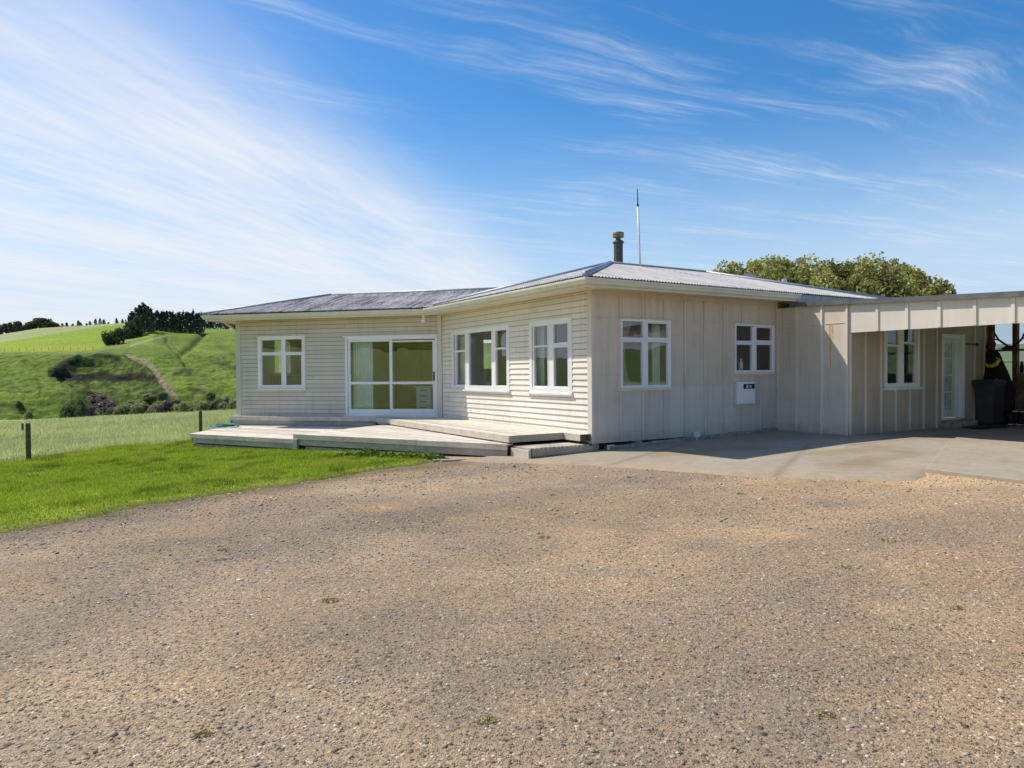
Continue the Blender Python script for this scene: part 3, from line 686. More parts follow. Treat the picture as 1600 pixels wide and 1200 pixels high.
def slab():
    st = .09; xs = np.arange(-1.3, 13.1, st); ys = np.arange(8.7, 22, st); X, Y = np.meshgrid(xs, ys, indexing='ij')
    dd, _ = seg_d(X, Y, SLAB + [SLAB[0]]); ins = in_poly(X, Y, SLAB); sd = np.where(ins, dd, -dd) + .20 * (fbm(X * 2.2, Y * 2.2, 4) - .5)
    Z = yard_z(X, Y) + np.clip(sd * .30, -.06, .032)
    F = grid_faces(*X.shape); keep = (sd.ravel()[F] > -.22).all(1)
    n = fbm(X * 1.2, Y * 1.2, 4)[..., None]; ed = (1 - sstep(.0, .9, sd + .8 * (fbm(X * 1.5 + 9, Y * 1.5, 4) - .5)))[..., None]
    c = np.ones(X.shape + (3,)) * (.9 + .2 * n); c = c * (1 - ed * .55) + G(1.0, .90, .74) * ed * .55
    for pts, w_ in (([(4.6, 9.9), (6.2, 11.2), (7.6, 11.4)], .30), ([(5.2, 11.8), (6.4, 12.2)], .35), ([(2.6, 12.3), (4.2, 12.9)], .3)):
        q, _ = seg_d(X, Y, pts); q = q + .9 * (fbm(X * 2.5, Y * 2.5, 4) - .5); kk = (np.exp(-(np.maximum(q, 0) / w_) ** 2) * .7)[..., None]; c = c * (1 - kk) + G(.80, .69, .54) * kk
    for pts in ([(3.6, 9.6), (5.6, 13.2)], [(1.6, 11.3), (3.4, 13.9)], [(6.0, 12.6), (9.3, 14.6)]):      # joints and a crack
        q, _ = seg_d(X, Y, pts); kk = (np.exp(-(q / .05) ** 2) * .5)[..., None]; c = c * (1 - kk) + G(.45, .40, .34) * kk
    o = np_mesh('concrete_slab', np.stack([X, Y, Z], -1).reshape(-1, 3), F[keep], M['conc'], c.reshape(-1, 3), smooth=True); tag(o, kind='structure')
    m = MB(); m.prism(SLABR, -.3, lambda x, y: .186 + .05 - (.02 if y < 9.6 and x < 6.5 else 0))
    o = m.build('concrete_apron', M['conc2'], bevel=.012); tag(o, kind='structure')
slab()

# ------------------------------------------------------------------ house
H = empty('farmhouse', (float(c0[0]), float(c0[1]), 0), 'single storey cream weatherboard farmhouse with grey corrugated iron roof', 'house')
def cells(s0, s1, z0, z1, ops):
    ss = sorted({s0, s1, *[min(max(o[i], s0), s1) for o in ops for i in (0, 1)]}); zs = sorted({z0, z1, *[min(max(o[i], z0), z1) for o in ops for i in (2, 3)]})
    for a, b in zip(ss, ss[1:]):
        for c, d in zip(zs, zs[1:]):
            if b - a < 1e-5 or d - c < 1e-5: continue
            ms, mz = (a + b) / 2, (c + d) / 2
            if any(o[0] < ms < o[1] and o[2] < mz < o[3] for o in ops): continue
            yield a, b, c, d
def weatherboards(name, F, s0, s1, ops, zs=.235, pitch=.1175, ztop=ZS, mat='board'):
    m = MB(); z = zs
    while z < ztop - .005:
        z1 = min(z + pitch, ztop); gap = rng.random() * .0015
        prof = lambda q: .029 - .023 * (q - z) / pitch
        jn = [(q, q + .004, 0, 9) for q in (s0 + (s1 - s0) * rng.random(), )] if rng.random() < .75 else []
        for a, b, c, d in cells(s0, s1, z, z1 - .0075, ops + jn):
            P = F.pt; oa, ob = prof(c), prof(d)
            m.hexa([P(a, -.01, c), P(b, -.01, c), P(b, oa, c), P(a, oa, c), P(a, -.01, d), P(b, -.01, d), P(b, ob, d), P(a, ob, d)])
        z = z1
    w = m.build(name, M[mat], H); q = MB()
    for a, b, c, d in cells(s0, s1, zs, ztop, ops): q.box(F, a, b, -.0115, -.004, c, d)
    q.build('gap_shade_backing', M['dark'], w); return w  # dark sheet standing in for the shade between boards
def inner_wall(name, F, s0, s1, ops, z0=ZB, z1=ZS, mat='plaster', o0=-.012, o1=-.11):
    m = MB()
    for a, b, c, d in cells(s0, s1, z0, z1, ops): m.box(F, a, b, o1, o0, c, d)
    return m.build(name, M[mat], H)
opA = [(4.06, 5.51, 1.15, 2.62), (.16, 2.775, .47, 2.53)]
opB = [(3.00, 5.82, 1.20, 2.61), (.64, 2.12, 1.19, 2.61)]
opC = [(.671, 1.972, 1.231, 2.576), (3.866, 5.161, 1.515, 2.576)]
opE = [(1.275, 2.59, 1.19, 2.62), (3.62, 4.46, .40, 2.33)]
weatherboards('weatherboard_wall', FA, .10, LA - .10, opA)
weatherboards('weatherboard_wall', FB, .115, LB - .05, opB, mat='board_sunlit')
inner_wall('lining', FA, -.3, LA, opA, mat='plaster'); inner_wall('lining', FB, .0, LB, opB, mat='grey_plaster')
# corner boards
m = MB(); m.box(FA, LA - .12, LA + .028, -.02, .034, .2, ZS); m.box(FA, LA, LA + .028, -.14, -.022, .2, ZS); m.build('corner_board', M['board'], H, bevel=.004)
m = MB(); m.box(FA, .0, .12, -.02, .036, .2, ZS); m.build('corner_board', M['fascia'], H, bevel=.004)
m = MB(); m.box(FB, -.016, .118, -.03, .03, ZB, ZS); m.build('corner_board', M['fascia'], H, bevel=.004)
# board-and-batten walls
def sheet_wall(F, s0, s1, ops, batt, mat, z0=ZB, z1=ZS, frieze=True, joint=None, wb=.045, battmat=None):
    m = MB()
    for a, b, c, d in cells(s0, s1, z0, z1, ops): m.box(F, a, b, -.012, .012, c, d)
    w = m.build('sheet_wall', M[mat], H)
    b_ = MB(); zt = z1 - (.09 if frieze else 0)
    for s in batt:
        for a, b, c, d in cells(s - wb / 2, s + wb / 2, z0 + .0, zt, [(o[0] - .035, o[1] + .035, o[2] - .05, o[3] + .03) for o in ops]):
            if b - a > wb * .6: b_.box(F, a, b, .0125, .042, c, d)
    if frieze: b_.box(F, s0, s1, .0125, .034, zt, z1)
    if joint:
        for a, b, c, d in cells(s0, s1, joint, joint + .012, ops + [(q - wb / 2, q + wb / 2, 0, 9) for q in batt]): b_.box(F, a + .001, b - .001, .0125, .019, c, d)
    o = b_.build('battens', M[battmat or mat], w, bevel=.003); return w
bC = [.659 + .573 * k for k in range(9)]
sheet_wall(FC, -.0, LC, opC, bC, 'sheet', joint=2.585)
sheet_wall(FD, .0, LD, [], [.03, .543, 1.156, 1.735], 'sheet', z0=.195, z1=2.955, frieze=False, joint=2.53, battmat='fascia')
wE = sheet_wall(FE, .0, 5.75, opE, [.0225, .545, 1.112, 1.665, 2.214, 2.776, 3.321, 5.02, 5.50], 'sheet_shaded', z0=.20, z1=2.93, frieze=False, battmat='fascia')
m = MB(); m.box(FD, LD - .9, LD - .76, .0125, .0165, 1.1, 2.52); m = MB()
M['rustpale'] = m_plain('faded_rust_wash', (.60, .42, .25), .8, scale=9, var=.2)
for q, w_, z0, z1, mt in ((1.31, .11, 2.22, 2.51, 'rustpale'), (1.335, .045, 1.95, 2.22, 'rustpale'), (1.345, .022, 1.62, 1.95, 'rustpale'), (1.33, .02, 2.25, 2.50, 'rustmark'), (1.40, .012, 2.32, 2.50, 'rustmark'), (1.25, .42, 2.511, 2.527, 'rustmark'), (.25, .03, 2.49, 2.53, 'rustmark'), (.93, .05, 2.50, 2.53, 'rustmark')):
    m = MB(); m.box(FD, q, q + w_, .0122, .0132 + (.0006 if mt == 'rustmark' else 0), z0, z1); m.build('rust_stain', M[mt], H)
inner_wall('lining', FC, 0, LC, opC, mat='grey_plaster'); inner_wall('lining', FE, 0, 5.7, opE, z1=2.9, mat='grey_plaster', z0=.2)
# far walls of the rooms, floor, ceiling
backA = Frame(FA.xy(0, -3.9), dA, nA)
opBk = [(-.42, .46, 1.68, 2.62), (.55, 2.9, .55, 2.6), (3.4, 5.2, 1.3, 2.5)]  # middle opening added to light the translucent sheet from behind
m = MB()
for a, b, c, d in cells(-5.7, LA, .1, ZS, opBk): m.box(backA, a, b, -.1, 0, c, d)
m.build('rear_wall', M['plaster'], H)
Fend = Frame(FA.xy(LA, 0), -nA, dA); m = MB()
for a, b, c, d in cells(.11, 4.0, .1, ZS, [(1.72, 2.60, 1.62, 2.62)]): m.box(Fend, a, b, -.12, -.002, c, d)
m.build('end_wall', M['board'], H)
Rb = Frame(FC.xy(0, -5.2), dC, -dB)
m = MB(); m.box(Rb, 6.8, 8.6, -.1, 0, .1, ZS); m.build('rear_wall', M['grey_plaster'], H)
m = MB(); m.box(Frame(FC.xy(8.5, 0), dB, dC), -1.7, 5.2, -.1, 0, .1, ZS - .25); m.box(Frame(FC.xy(LC, 0), dC, -dB), 0.02, 3.2, -.1, 0, .2, ZS); m.build('side_wall', M['grey_plaster'], H)
foot = [tuple(FC.xy(.02, -.02)), tuple(FB.xy(LB, -.02)), tuple(FA.xy(LA - .02, -.02)), tuple(backA.xy(LA - .02, .05)), tuple(backA.xy(-5.7, .05)), tuple(FC.xy(8.45, -5.1)), tuple(FC.xy(8.45, 1.72)), tuple(FE.xy(.02, -.02)), tuple(FC.xy(LC + .03, -.03))]
m = MB(); m.prism(foot, .30, .40); m.build('floor', M['carpet'], H)
m = MB(); m.prism(foot, 2.83, 2.86); m.build('ceiling', M['grey_plaster'], H)
# partition between the two A rooms, then added glowing sheets as the olive wall
m = MB(); m.box(Frame(FA.xy(3.2, 0), -nA, dA), .12, 3.9, -.05, .05, .4, 2.83); m.build('partition', M['plaster'], H)
for q in (1.18, 2.05): m = MB(); m.box(backA, q, q + .07, .05, .09, .45, 2.7); m.build('divider_strip', M['creamcurtain'], H)
m = MB(); m.box(backA, .45, 3.0, .03, .036, .45, 2.7); m.box(backA, 3.3, 5.3, .03, .036, 1.2, 2.6); m.build('glow_wall', M['glow_wall'], H)  # added translucent sheets over rear openings, glowing as the room's yellow wall
m = MB(); m.box(Frame(FA.xy(-.35, 0), -nA, dA), .12, 2.6, -.05, .05, .4, 2.83); m.build('partition', M['plaster'], H)
m = MB(); m.box(Frame(FB.xy(2.6, -.1), dC, dB), .0, 3.6, -.05, .05, .4, 2.83); m.build('partition', M['grey_plaster'], H)
m = MB(); m.box(Frame(FC.xy(0, -3.1), dC, -dB), .1, 6.5, -.05, .05, .4, 2.83); m.box(Frame(FC.xy(2.7, 0), dB, dC), .12, 3.0, -.05, .05, .4, 2.83); m.build('partition', M['grey_plaster'], H)
# near-black boxes standing in for underfloor shade, and concrete footing
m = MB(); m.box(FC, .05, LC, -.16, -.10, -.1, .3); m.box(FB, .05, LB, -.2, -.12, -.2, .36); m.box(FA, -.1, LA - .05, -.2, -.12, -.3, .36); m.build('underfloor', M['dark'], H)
m = MB()
for k in range(9):
    a, b = .35 + k * .55, .35 + (k + 1) * .55 - .004
    g0 = float(ground(*FC.xy(a, 0))); m.box(FC, a, min(b, LC), -.09, .045 + .012 * random.random(), -.1, g0 + .085 + .015 * random.random())
m.build('concrete_footing', M['foot'], H, bevel=.008)
for s in (1.05, 2.35, 3.7): m = MB(); m.box(FC, s, s + .18, -.09, -.0, .05, .21); m.build('pile', M['foot'], H)
m = MB(); m.box(FC, .0, .16, -.14, -.02, -.1, .2); m.build('pile', M['foot'], H)
m = MB(); m.box(FC, .30, .345, .05, .08, .03, .14); m.box(FC, .30, .46, .05, .08, .139, .165); m.build('bracket', M['white'], H)
# ---- windows
def window(F, s0, s1, z0, z1, bars, panes, trim=.07, sill=True, mat='white', depth=.03, head=.03, name='window', rim=.05, sashes=()):
    """outer size s0..s1, z0..z1; bars = inner boxes (s0,s1,z0,z1); panes = glass rects"""
    m = MB(); D0 = -.06
    m.box(F, s0, s0 + trim, D0, depth, z0, z1); m.box(F, s1 - trim, s1, D0, depth, z0, z1)
    m.box(F, s0 + trim, s1 - trim, D0, depth + .0015, z1 - trim, z1); m.box(F, s0 + trim, s1 - trim, D0, depth - .002, z0, z0 + trim)
    for i, b in enumerate(bars): m.box(F, b[0], b[1], D0 + .004, (b[4] if len(b) > 4 else .012) + .0006 * i, b[2], b[3])
    w = m.build(name, M[mat], H, bevel=.004)
    for sa in sashes:
        q = MB(); a, b, c, d = sa; k = rim * .62
        q.box(F, a, a + k, -.05, .019, c, d); q.box(F, b - k, b, -.05, .019, c, d); q.box(F, a + k, b - k, -.05, .0185, c, c + k); q.box(F, a + k, b - k, -.05, .0185, d - k, d)
        q.build('sash', M[mat], w, bevel=.003)
    for a, b, c, d in panes:
        pane(F, a - .022, b + .022, -.02 , c - .022, d + .022, w)
    if sill:
        q = MB(); q.box(F, s0 - .035, s1 + .035, -.03, depth + .045, z0 - .045, z0); q.build('sill', M[mat], w, bevel=.006)
    return w
# A: bedroom window, two over two
window(FA, 4.036, 5.535, 1.16, 2.643, [(4.66, 4.765, 1.2, 2.58), (4.1, 5.47, 2.10, 2.19)],
       [(4.765, 5.4, 2.19, 2.56), (4.16, 4.66, 2.19, 2.56), (4.765, 5.4, 1.24, 2.1), (4.16, 4.66, 1.24, 2.1)], trim=.10, sashes=[(4.76, 5.44, 2.15, 2.56), (4.76, 5.44, 1.23, 2.13), (4.13, 4.68, 1.23, 2.13)])
# A: sliding door
dr = window(FA, .125, 2.804, .40, 2.567, [(.2, 2.72, .44, .545, .03), (.2, 2.72, 2.475, 2.53, .025)],
       [], trim=.062, sill=False, mat='alu', name='sliding_door', depth=.045)
for (a, b, zb, zt, o_) in ((1.42, 2.735, .55, 2.475, .0), (.19, 1.50, .565, 2.45, .018)):
    q = MB(); r_ = .07
    q.box(FA, a, a + r_, o_ - .025, o_ + .012, zb - .04, zt); q.box(FA, b - r_, b, o_ - .025, o_ + .012, zb - .04, zt)
    q.box(FA, a + r_, b - r_, o_ - .025, o_ + .0115, zb - .04, zb + .035); q.box(FA, a + r_, b - r_, o_ - .025, o_ + .0115, zt - .045, zt); q.box(FA, a + r_, b - r_, o_ - .025, o_ + .0115, 1.268, 1.338)
    d_ = q.build('door_leaf', M['alu'], dr, bevel=.004)
    pane(FA, a + .05, b - .05, o_ - .008, zb, zt, dr)
q = MB(); q.box(FA, .205, .235, .03, .065, 1.36, 1.60); q.build('handle', M['black'], dr, bevel=.005)
q = MB(); q.box(FA, .09, 2.86, .0, .075, .37, .42); q.build('sill', M['alu'], dr, bevel=.004)
q = MB(); q.box(FA, .09, 2.87, .022, .06, 2.567, 2.60); q.build('head_flashing', M['alu'], dr, bevel=.003)
window(Fend, 1.66, 2.66, 1.56, 2.68, [(2.18, 2.30, 1.6, 2.6)], [(1.72, 2.18, 1.62, 2.62), (2.3, 2.6, 1.62, 2.62)], trim=.06)
window(Frame(backA.b, dA, -nA), -.46, .50, 1.64, 2.66, [(-.01, .02, 1.7, 2.6)], [(-.42, .46, 1.68, 2.62)], trim=.05, sill=False)
# B: triple living-room window
window(FB, 2.974, 5.846, 1.15, 2.64, [(3.62, 3.80, 1.2, 2.6), (4.925, 5.105, 1.2, 2.6), (3.06, 3.62, 2.09, 2.135), (5.105, 5.75, 2.09, 2.135)],
       [(3.80, 4.925, 1.26, 2.57), (3.13, 3.62, 1.3, 2.09), (3.13, 3.62, 2.135, 2.53), (5.105, 5.6, 1.3, 2.09), (5.105, 5.6, 2.135, 2.53)], trim=.10, sashes=[(3.08, 3.64, 1.23, 2.56), (5.09, 5.66, 1.23, 2.56)], rim=.055)
# B: double window
window(FB, .613, 2.146, 1.14, 2.64, [(1.275, 1.44, 1.2, 2.58), (.7, 1.275, 2.06, 2.14), (1.44, 2.05, 2.085, 2.12)],
       [(.79, 1.275, 1.29, 2.06), (.79, 1.275, 2.14, 2.5), (1.44, 1.96, 1.29, 2.085), (1.44, 1.96, 2.12, 2.5)], trim=.10, sashes=[(.73, 1.29, 1.235, 2.09), (.73, 1.29, 2.11, 2.56), (1.43, 2.02, 1.235, 2.56)], rim=.06)
# C: two aluminium windows
window(FC, .671, 1.972, 1.231, 2.576, [(1.255, 1.355, 1.27, 2.54), (.7, 1.94, 2.155, 2.225)], [(.71, 1.26, 2.22, 2.535), (1.36, 1.85, 2.22, 2.5), (.73, 1.26, 1.27, 2.155), (1.36, 1.85, 1.29, 2.13)],
       trim=.04, sill=False, mat='alu', depth=.04, sashes=[(1.345, 1.945, 2.2, 2.545), (1.345, 1.945, 1.255, 2.17), (.70, 1.27, 1.255, 2.165)], rim=.055)
window(FC, 3.866, 5.161, 1.515, 2.576, [(4.45, 4.55, 1.55, 2.54), (3.9, 5.13, 2.15, 2.215)], [(3.91, 4.45, 2.215, 2.53), (4.55, 5.05, 2.24, 2.5), (3.96, 4.45, 1.57, 2.14), (4.55, 5.05, 1.57, 2.12)],
       trim=.04, sill=False, mat='alu', depth=.04, sashes=[(4.54, 5.13, 2.2, 2.545), (4.54, 5.13, 1.535, 2.165), (3.895, 4.465, 1.535, 2.16)], rim=.055)
for q in ((3.82, 5.22, .0125, .05, 2.576, 2.592), (.63, 2.01, .0125, .05, 2.576, 2.592), (.66, 1.985, .0125, .05, 1.185, 1.228), (3.855, 5.17, .0125, .05, 1.47, 1.512)):
    m = MB(); m.box(FC, *q); m.build('window_flashing', M['fascia'], H)
# E: window under the carport
window(FE, 1.245, 2.62, 1.16, 2.65, [(1.83, 1.975, 1.2, 2.6), (1.34, 1.83, 2.06, 2.11), (1.975, 2.5, 2.12, 2.17)], [(1.38, 1.83, 1.3, 2.06), (1.38, 1.83, 2.11, 2.5), (1.975, 2.41, 1.3, 2.12), (1.975, 2.41, 2.17, 2.5)], trim=.09, sashes=[(1.33, 1.84, 1.23, 2.56), (1.965, 2.49, 1.23, 2.56)])
# E: glazed door
q = MB(); q.box(FE, 3.55, 3.63, -.1, .04, .38, 2.38); q.box(FE, 4.40, 4.53, -.1, .05, .38, 2.38); q.box(FE, 3.63, 4.40, -.1, .038, 2.28, 2.38); q.box(FE, 3.63, 4.4, -.1, .02, .36, .40)
de = q.build('door_frame', M['white'], H, bevel=.004)
q = MB(); F = FE
for b in ((3.64, 3.70, .42, 2.27), (4.10, 4.22, .42, 2.27), (3.70, 4.10, .42, .60), (3.70, 4.10, 2.17, 2.27), (3.7, 4.1, 1.80, 1.83), (3.7, 4.1, 1.405, 1.435), (3.7, 4.1, 1.005, 1.035)): q.box(F, b[0], b[1], -.07, -.03, b[2], b[3])
dl_ = q.build('door_leaf', M['fascia'], de); q = MB(); q.box(F, 4.22, 4.40, -.075, -.02, .42, 2.28); q.build('jamb', M['alu'], de)
for z0, z1 in ((.6, 1.005), (1.035, 1.405), (1.435, 1.8), (1.83, 2.17)):
    q = MB(); q.box(F, 3.70, 4.10, -.055, -.045, z0, z1); q.build('pane', M['frost'], dl_)
q = MB(); q.box(FE, 3.55, 4.55, .0125, .32, .2, .36); q.build('door_step', M['foot'], H, bevel=.01)

# ---- roof
OV = .55; OG = .66                               # soffit edge, gutter outer edge
def eave_pt(F, s, o): return F.xy(s, o)
AB = lambda o: isect(FA.xy(0, o), dA, FB.xy(0, o), dB)
corner = lambda o: c0 - dB * o - dC * o
aleft = lambda o: FA.xy(LA + o, o)
def roofplane(name, base, d, inw, L, z0, slope, tmax, mat, parent, pitch=.0762, amp=.0115):
    """corrugated sheet: eave from base along d for L, rises inward; tmax(s)= run up the slope"""
    n = int(L / pitch * 6); V = []; F = []
    for i in range(n + 1):
        s = L * i / n; w = amp * cos(2 * pi * s / pitch)
        t_ = max(tmax(s), .0)
        for t in (0., t_):
            q = base + d * s + inw * t; V.append((q[0], q[1], z0 + slope * t + w))
    for i in range(n): F.append((2 * i, 2 * i + 2, 2 * i + 3, 2 * i + 1))
    return np_mesh(name, np.array(V), np.array(F), mat, smooth=True)
def parent_keep(o, p):
    o.parent = p; o.matrix_parent_inverse = Matrix.Translation(parent_world(p)).inverted(); return o
ZE, SL = 3.25, .276
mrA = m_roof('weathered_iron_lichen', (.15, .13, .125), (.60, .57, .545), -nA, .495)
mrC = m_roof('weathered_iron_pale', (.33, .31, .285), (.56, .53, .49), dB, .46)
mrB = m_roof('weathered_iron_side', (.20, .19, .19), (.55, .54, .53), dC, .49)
# main block: 9.4 long (eave to eave), 6.3 deep
g = corner(OG - .01); Lm, Wm = 9.4, 6.24; hw = Wm / 2
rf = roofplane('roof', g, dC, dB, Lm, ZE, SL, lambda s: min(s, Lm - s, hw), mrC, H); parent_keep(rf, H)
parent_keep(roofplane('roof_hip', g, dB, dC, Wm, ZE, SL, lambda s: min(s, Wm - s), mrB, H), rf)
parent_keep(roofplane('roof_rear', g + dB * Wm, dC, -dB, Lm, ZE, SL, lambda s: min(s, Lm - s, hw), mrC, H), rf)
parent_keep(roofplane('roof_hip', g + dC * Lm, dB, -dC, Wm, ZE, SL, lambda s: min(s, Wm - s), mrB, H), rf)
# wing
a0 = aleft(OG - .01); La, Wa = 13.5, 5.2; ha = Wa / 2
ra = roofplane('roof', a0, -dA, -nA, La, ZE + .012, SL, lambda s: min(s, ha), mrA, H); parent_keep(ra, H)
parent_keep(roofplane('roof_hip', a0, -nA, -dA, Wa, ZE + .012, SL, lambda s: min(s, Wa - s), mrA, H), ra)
parent_keep(roofplane('roof_rear', a0 - nA * Wa, -dA, nA, La, ZE + .012, SL, lambda s: min(s, ha), mrA, H), ra)
def ridge(pts, mat, parent, r=.045):
    m = MB(); m.tube(pts, r, 8); return m.build('ridge_cap', mat, parent, smooth=True)
def rp(q, t): return (q[0], q[1], ZE + SL * t + .012)
P1 = g + (dB + dC) * hw; P2 = g + dC * (Lm - hw) + dB * hw
M['ridge'] = m_plain('ridge_metal', (.36, .37, .40), .5, .3, .2, 6); M['ridgeb'] = m_plain('blue_grey_flashing', (.34, .40, .50), .4, .4, .2, 6)
ridge([rp(g, .02), rp(P1, hw)], M['ridgeb'], rf, .06); ridge([rp(P1, hw), rp(P2, hw)], M['ridge'], rf); ridge([rp(P2, hw), rp(g + dC * Lm, .05)], M['ridge'], rf); ridge([rp(P1, hw), rp(g + dB * Wm, .05)], M['ridge'], rf)
A1 = a0 + (-dA - nA) * ha
ridge([rp(a0, .02), rp(A1, ha + .04)], M['ridge'], ra); ridge([rp(A1, ha + .04), rp(A1 - dA * 8, ha + .04)], M['ridge'], ra)
# soffits, fascias, gutters
def strip(name, mat, inner, outer, z0, z1, parent=H):
    m = MB(); P = [(*inner[0], z0), (*inner[1], z0), (*outer[1], z0), (*outer[0], z0), (*inner[0], z1), (*inner[1], z1), (*outer[1], z1), (*outer[0], z1)]
    m.hexa(P); return m.build(name, M[mat], parent)
EndC = LC - .03
strip('soffit', 'soffit', (FC.xy(0, .0), FC.xy(EndC, .0)), (corner(OV), FC.xy(EndC, OV)), ZS, ZS + .02)
m = MB(); m.box(FC, EndC + .01, 8.9, OV - .02, OV + .02, 2.97, 3.235); m.build('apron_flashing', M['ridge'], H)
strip('soffit', 'soffit', (c0, AB(0)), (corner(OV), AB(OV)), ZS, ZS + .02)
strip('soffit', 'soffit', (AB(0), aleft(0)), (AB(OV), aleft(OV)), ZS, ZS + .02)
strip('soffit', 'soffit', (aleft(0), FA.xy(LA, -4.2)), (aleft(OV), FA.xy(LA + OV, -4.2)), ZS, ZS + .02)
def fascia(p0, p1, q0, q1): strip('fascia', 'fascia', (p0, p1), (q0, q1), ZS - .03, ZE - .03)
fascia(corner(OV), FC.xy(EndC, OV), corner(OV + .02), FC.xy(EndC, OV + .02)); fascia(corner(OV), AB(OV), corner(OV + .02), AB(OV + .02)); fascia(AB(OV), aleft(OV), AB(OV + .02), aleft(OV + .02))
fascia(aleft(OV), FA.xy(LA + OV, -4.7), aleft(OV + .02), FA.xy(LA + OV + .02, -4.7))
def gutter(path):
    """path: function o -> list of plan points at outward offset o; ogee section swept along it"""
    prof = [(OV + .021, 3.215), (OV + .021, 3.115), (OV + .085, 3.115), (OV + .10, 3.135), (OV + .105, 3.165), (OV + .128, 3.185), (OV + .132, 3.222), (OV + .122, 3.222), (OV + .118, 3.19), (OV + .09, 3.165), (OV + .08, 3.128), (OV + .03, 3.128), (OV + .03, 3.215)]
    cols = [[(*q, z) for q in path(o)] for o, z in prof]; n = len(prof); k = len(cols[0]); V = []
    for j in range(k):
        for i in range(n): V.append(cols[i][j])
    Fc = []
    for j in range(k - 1):
        for i in range(n): Fc.append((j * n + i, j * n + (i + 1) % n, (j + 1) * n + (i + 1) % n, (j + 1) * n + i))
    Fc += [tuple(range(n)), tuple(range((k - 1) * n, k * n))]
    m = MB(); m.add(V, Fc); return m.build('gutter', M['gutter'], H)
gutter(lambda o: [FA.xy(LA + o, -4.6), aleft(o), AB(o), corner(o), FC.xy(EndC, o)])
m = MB(); m.tube([(*aleft(.30), 3.115)] + [FA.pt(LA + .30, .12, 3.04), FA.pt(LA + .28, .05, 3.0), FA.pt(LA + .07, -.12, 2.80), FA.pt(LA + .06, -.14, .3)][0:4] + [FA.pt(LA + .06, -.16, .3)], .035, 10); m.build('downpipe', M['fascia'], H, smooth=True)
m = MB(); m.box(FC, -.66, -.52, .50, .64, 3.06, 3.11); 
# ---- chimney flue, vent, dish, antenna
fx, fy = 2.76, 18.15
def lathe(m, x, y, prof, n=20):
    V = []; F_ = []
    for r, z in prof:
        for k in range(n): V.append((x + r * cos(2 * pi * k / n), y + r * sin(2 * pi * k / n), z))
    for i in range(len(prof) - 1):
        for k in range(n): F_.append((i * n + k, i * n + (k + 1) % n, (i + 1) * n + (k + 1) % n, (i + 1) * n + k))
    F_ += [tuple(range(n)), tuple(range((len(prof) - 1) * n, len(prof) * n))]
    m.add(V, F_)
m = MB(); lathe(m, fx, fy, [(.118, 3.6), (.118, 4.86), (.150, 4.865), (.150, 4.885), (.10, 4.935), (.062, 4.945), (.062, 5.0)]); fl = m.build('chimney', M['flue'], rf, smooth=False, label='dark sooty round metal flue with a rusty cap')
m = MB(); lathe(m, fx, fy, [(.06, 4.985), (.10, 5.0), (.142, 5.01), (.146, 5.115), (.135, 5.135), (.02, 5.14)]); m.build('chimney_cap', M['fluecap'], fl)
m = MB(); lathe(m, 7.74, 20.0, [(.06, 3.2), (.06, 4.08)], 14); lathe(m, 7.74, 20.0, [(.075, 4.04), (.075, 4.13), (.03, 4.16)], 14); m.build('vent_pipe', M['galv'], rf, label='short silver vent pipe standing behind the ridge')
an = empty('radio_antenna', (3.106, 17.08, 4.1), 'tall thin white pole antenna standing on the roof ridge beside the flue', 'antenna')
m = MB(); m.tube([(3.13, 17.08, 3.95), (3.075, 17.08, 5.56)], .025, 10); m.build('pole', M['white'], an, smooth=True)
m = MB(); m.tube([(3.075, 17.08, 5.55), (3.073, 17.08, 5.62)], [.032, .02], 8); m.build('clamp', M['black'], an)
m = MB(); m.tube([(3.073, 17.08, 5.6), (3.065, 17.08, 5.97)], [.014, .010], 8); m.build('whip', M['flue'], an)
sd_ = empty('satellite_dish', (6.8, 20.1, 3.6), 'grey satellite dish peeping over the far slope of the roof', 'satellite dish')
m = MB(); V = []; F_ = []; nr = 7; nk = 28
for i in range(nr):
    r = .33 * i / (nr - 1)
    for k in range(nk): V.append((r * cos(2 * pi * k / nk), r * 1.05 * sin(2 * pi * k / nk), .45 * r * r / .33))
for i in range(nr - 1):
    for k in range(nk): F_.append((i * nk + k, i * nk + (k + 1) % nk, (i + 1) * nk + (k + 1) % nk, (i + 1) * nk + k))
R_ = Matrix.Translation((6.78, 20.1, 3.97)) @ Matrix.Rotation(radians(20), 4, 'Z') @ Matrix.Rotation(radians(60), 4, 'X')
m.add([tuple(R_ @ Vector(v)) for v in V], F_); m.build('reflector', M['dish'], sd_, smooth=True)
m = MB(); m.tube([(6.78, 20.2, 3.25), (6.78, 20.2, 3.9)], .025, 8); m.build('mast', M['galv'], sd_)
m = MB(); m.tube([(6.78, 20.02, 3.66), (6.83, 19.6, 3.98)], .012, 6); m.tube([(6.83, 19.63, 3.97), (6.83, 19.55, 4.03)], .03, 8); m.build('feed_arm', M['white'], sd_)

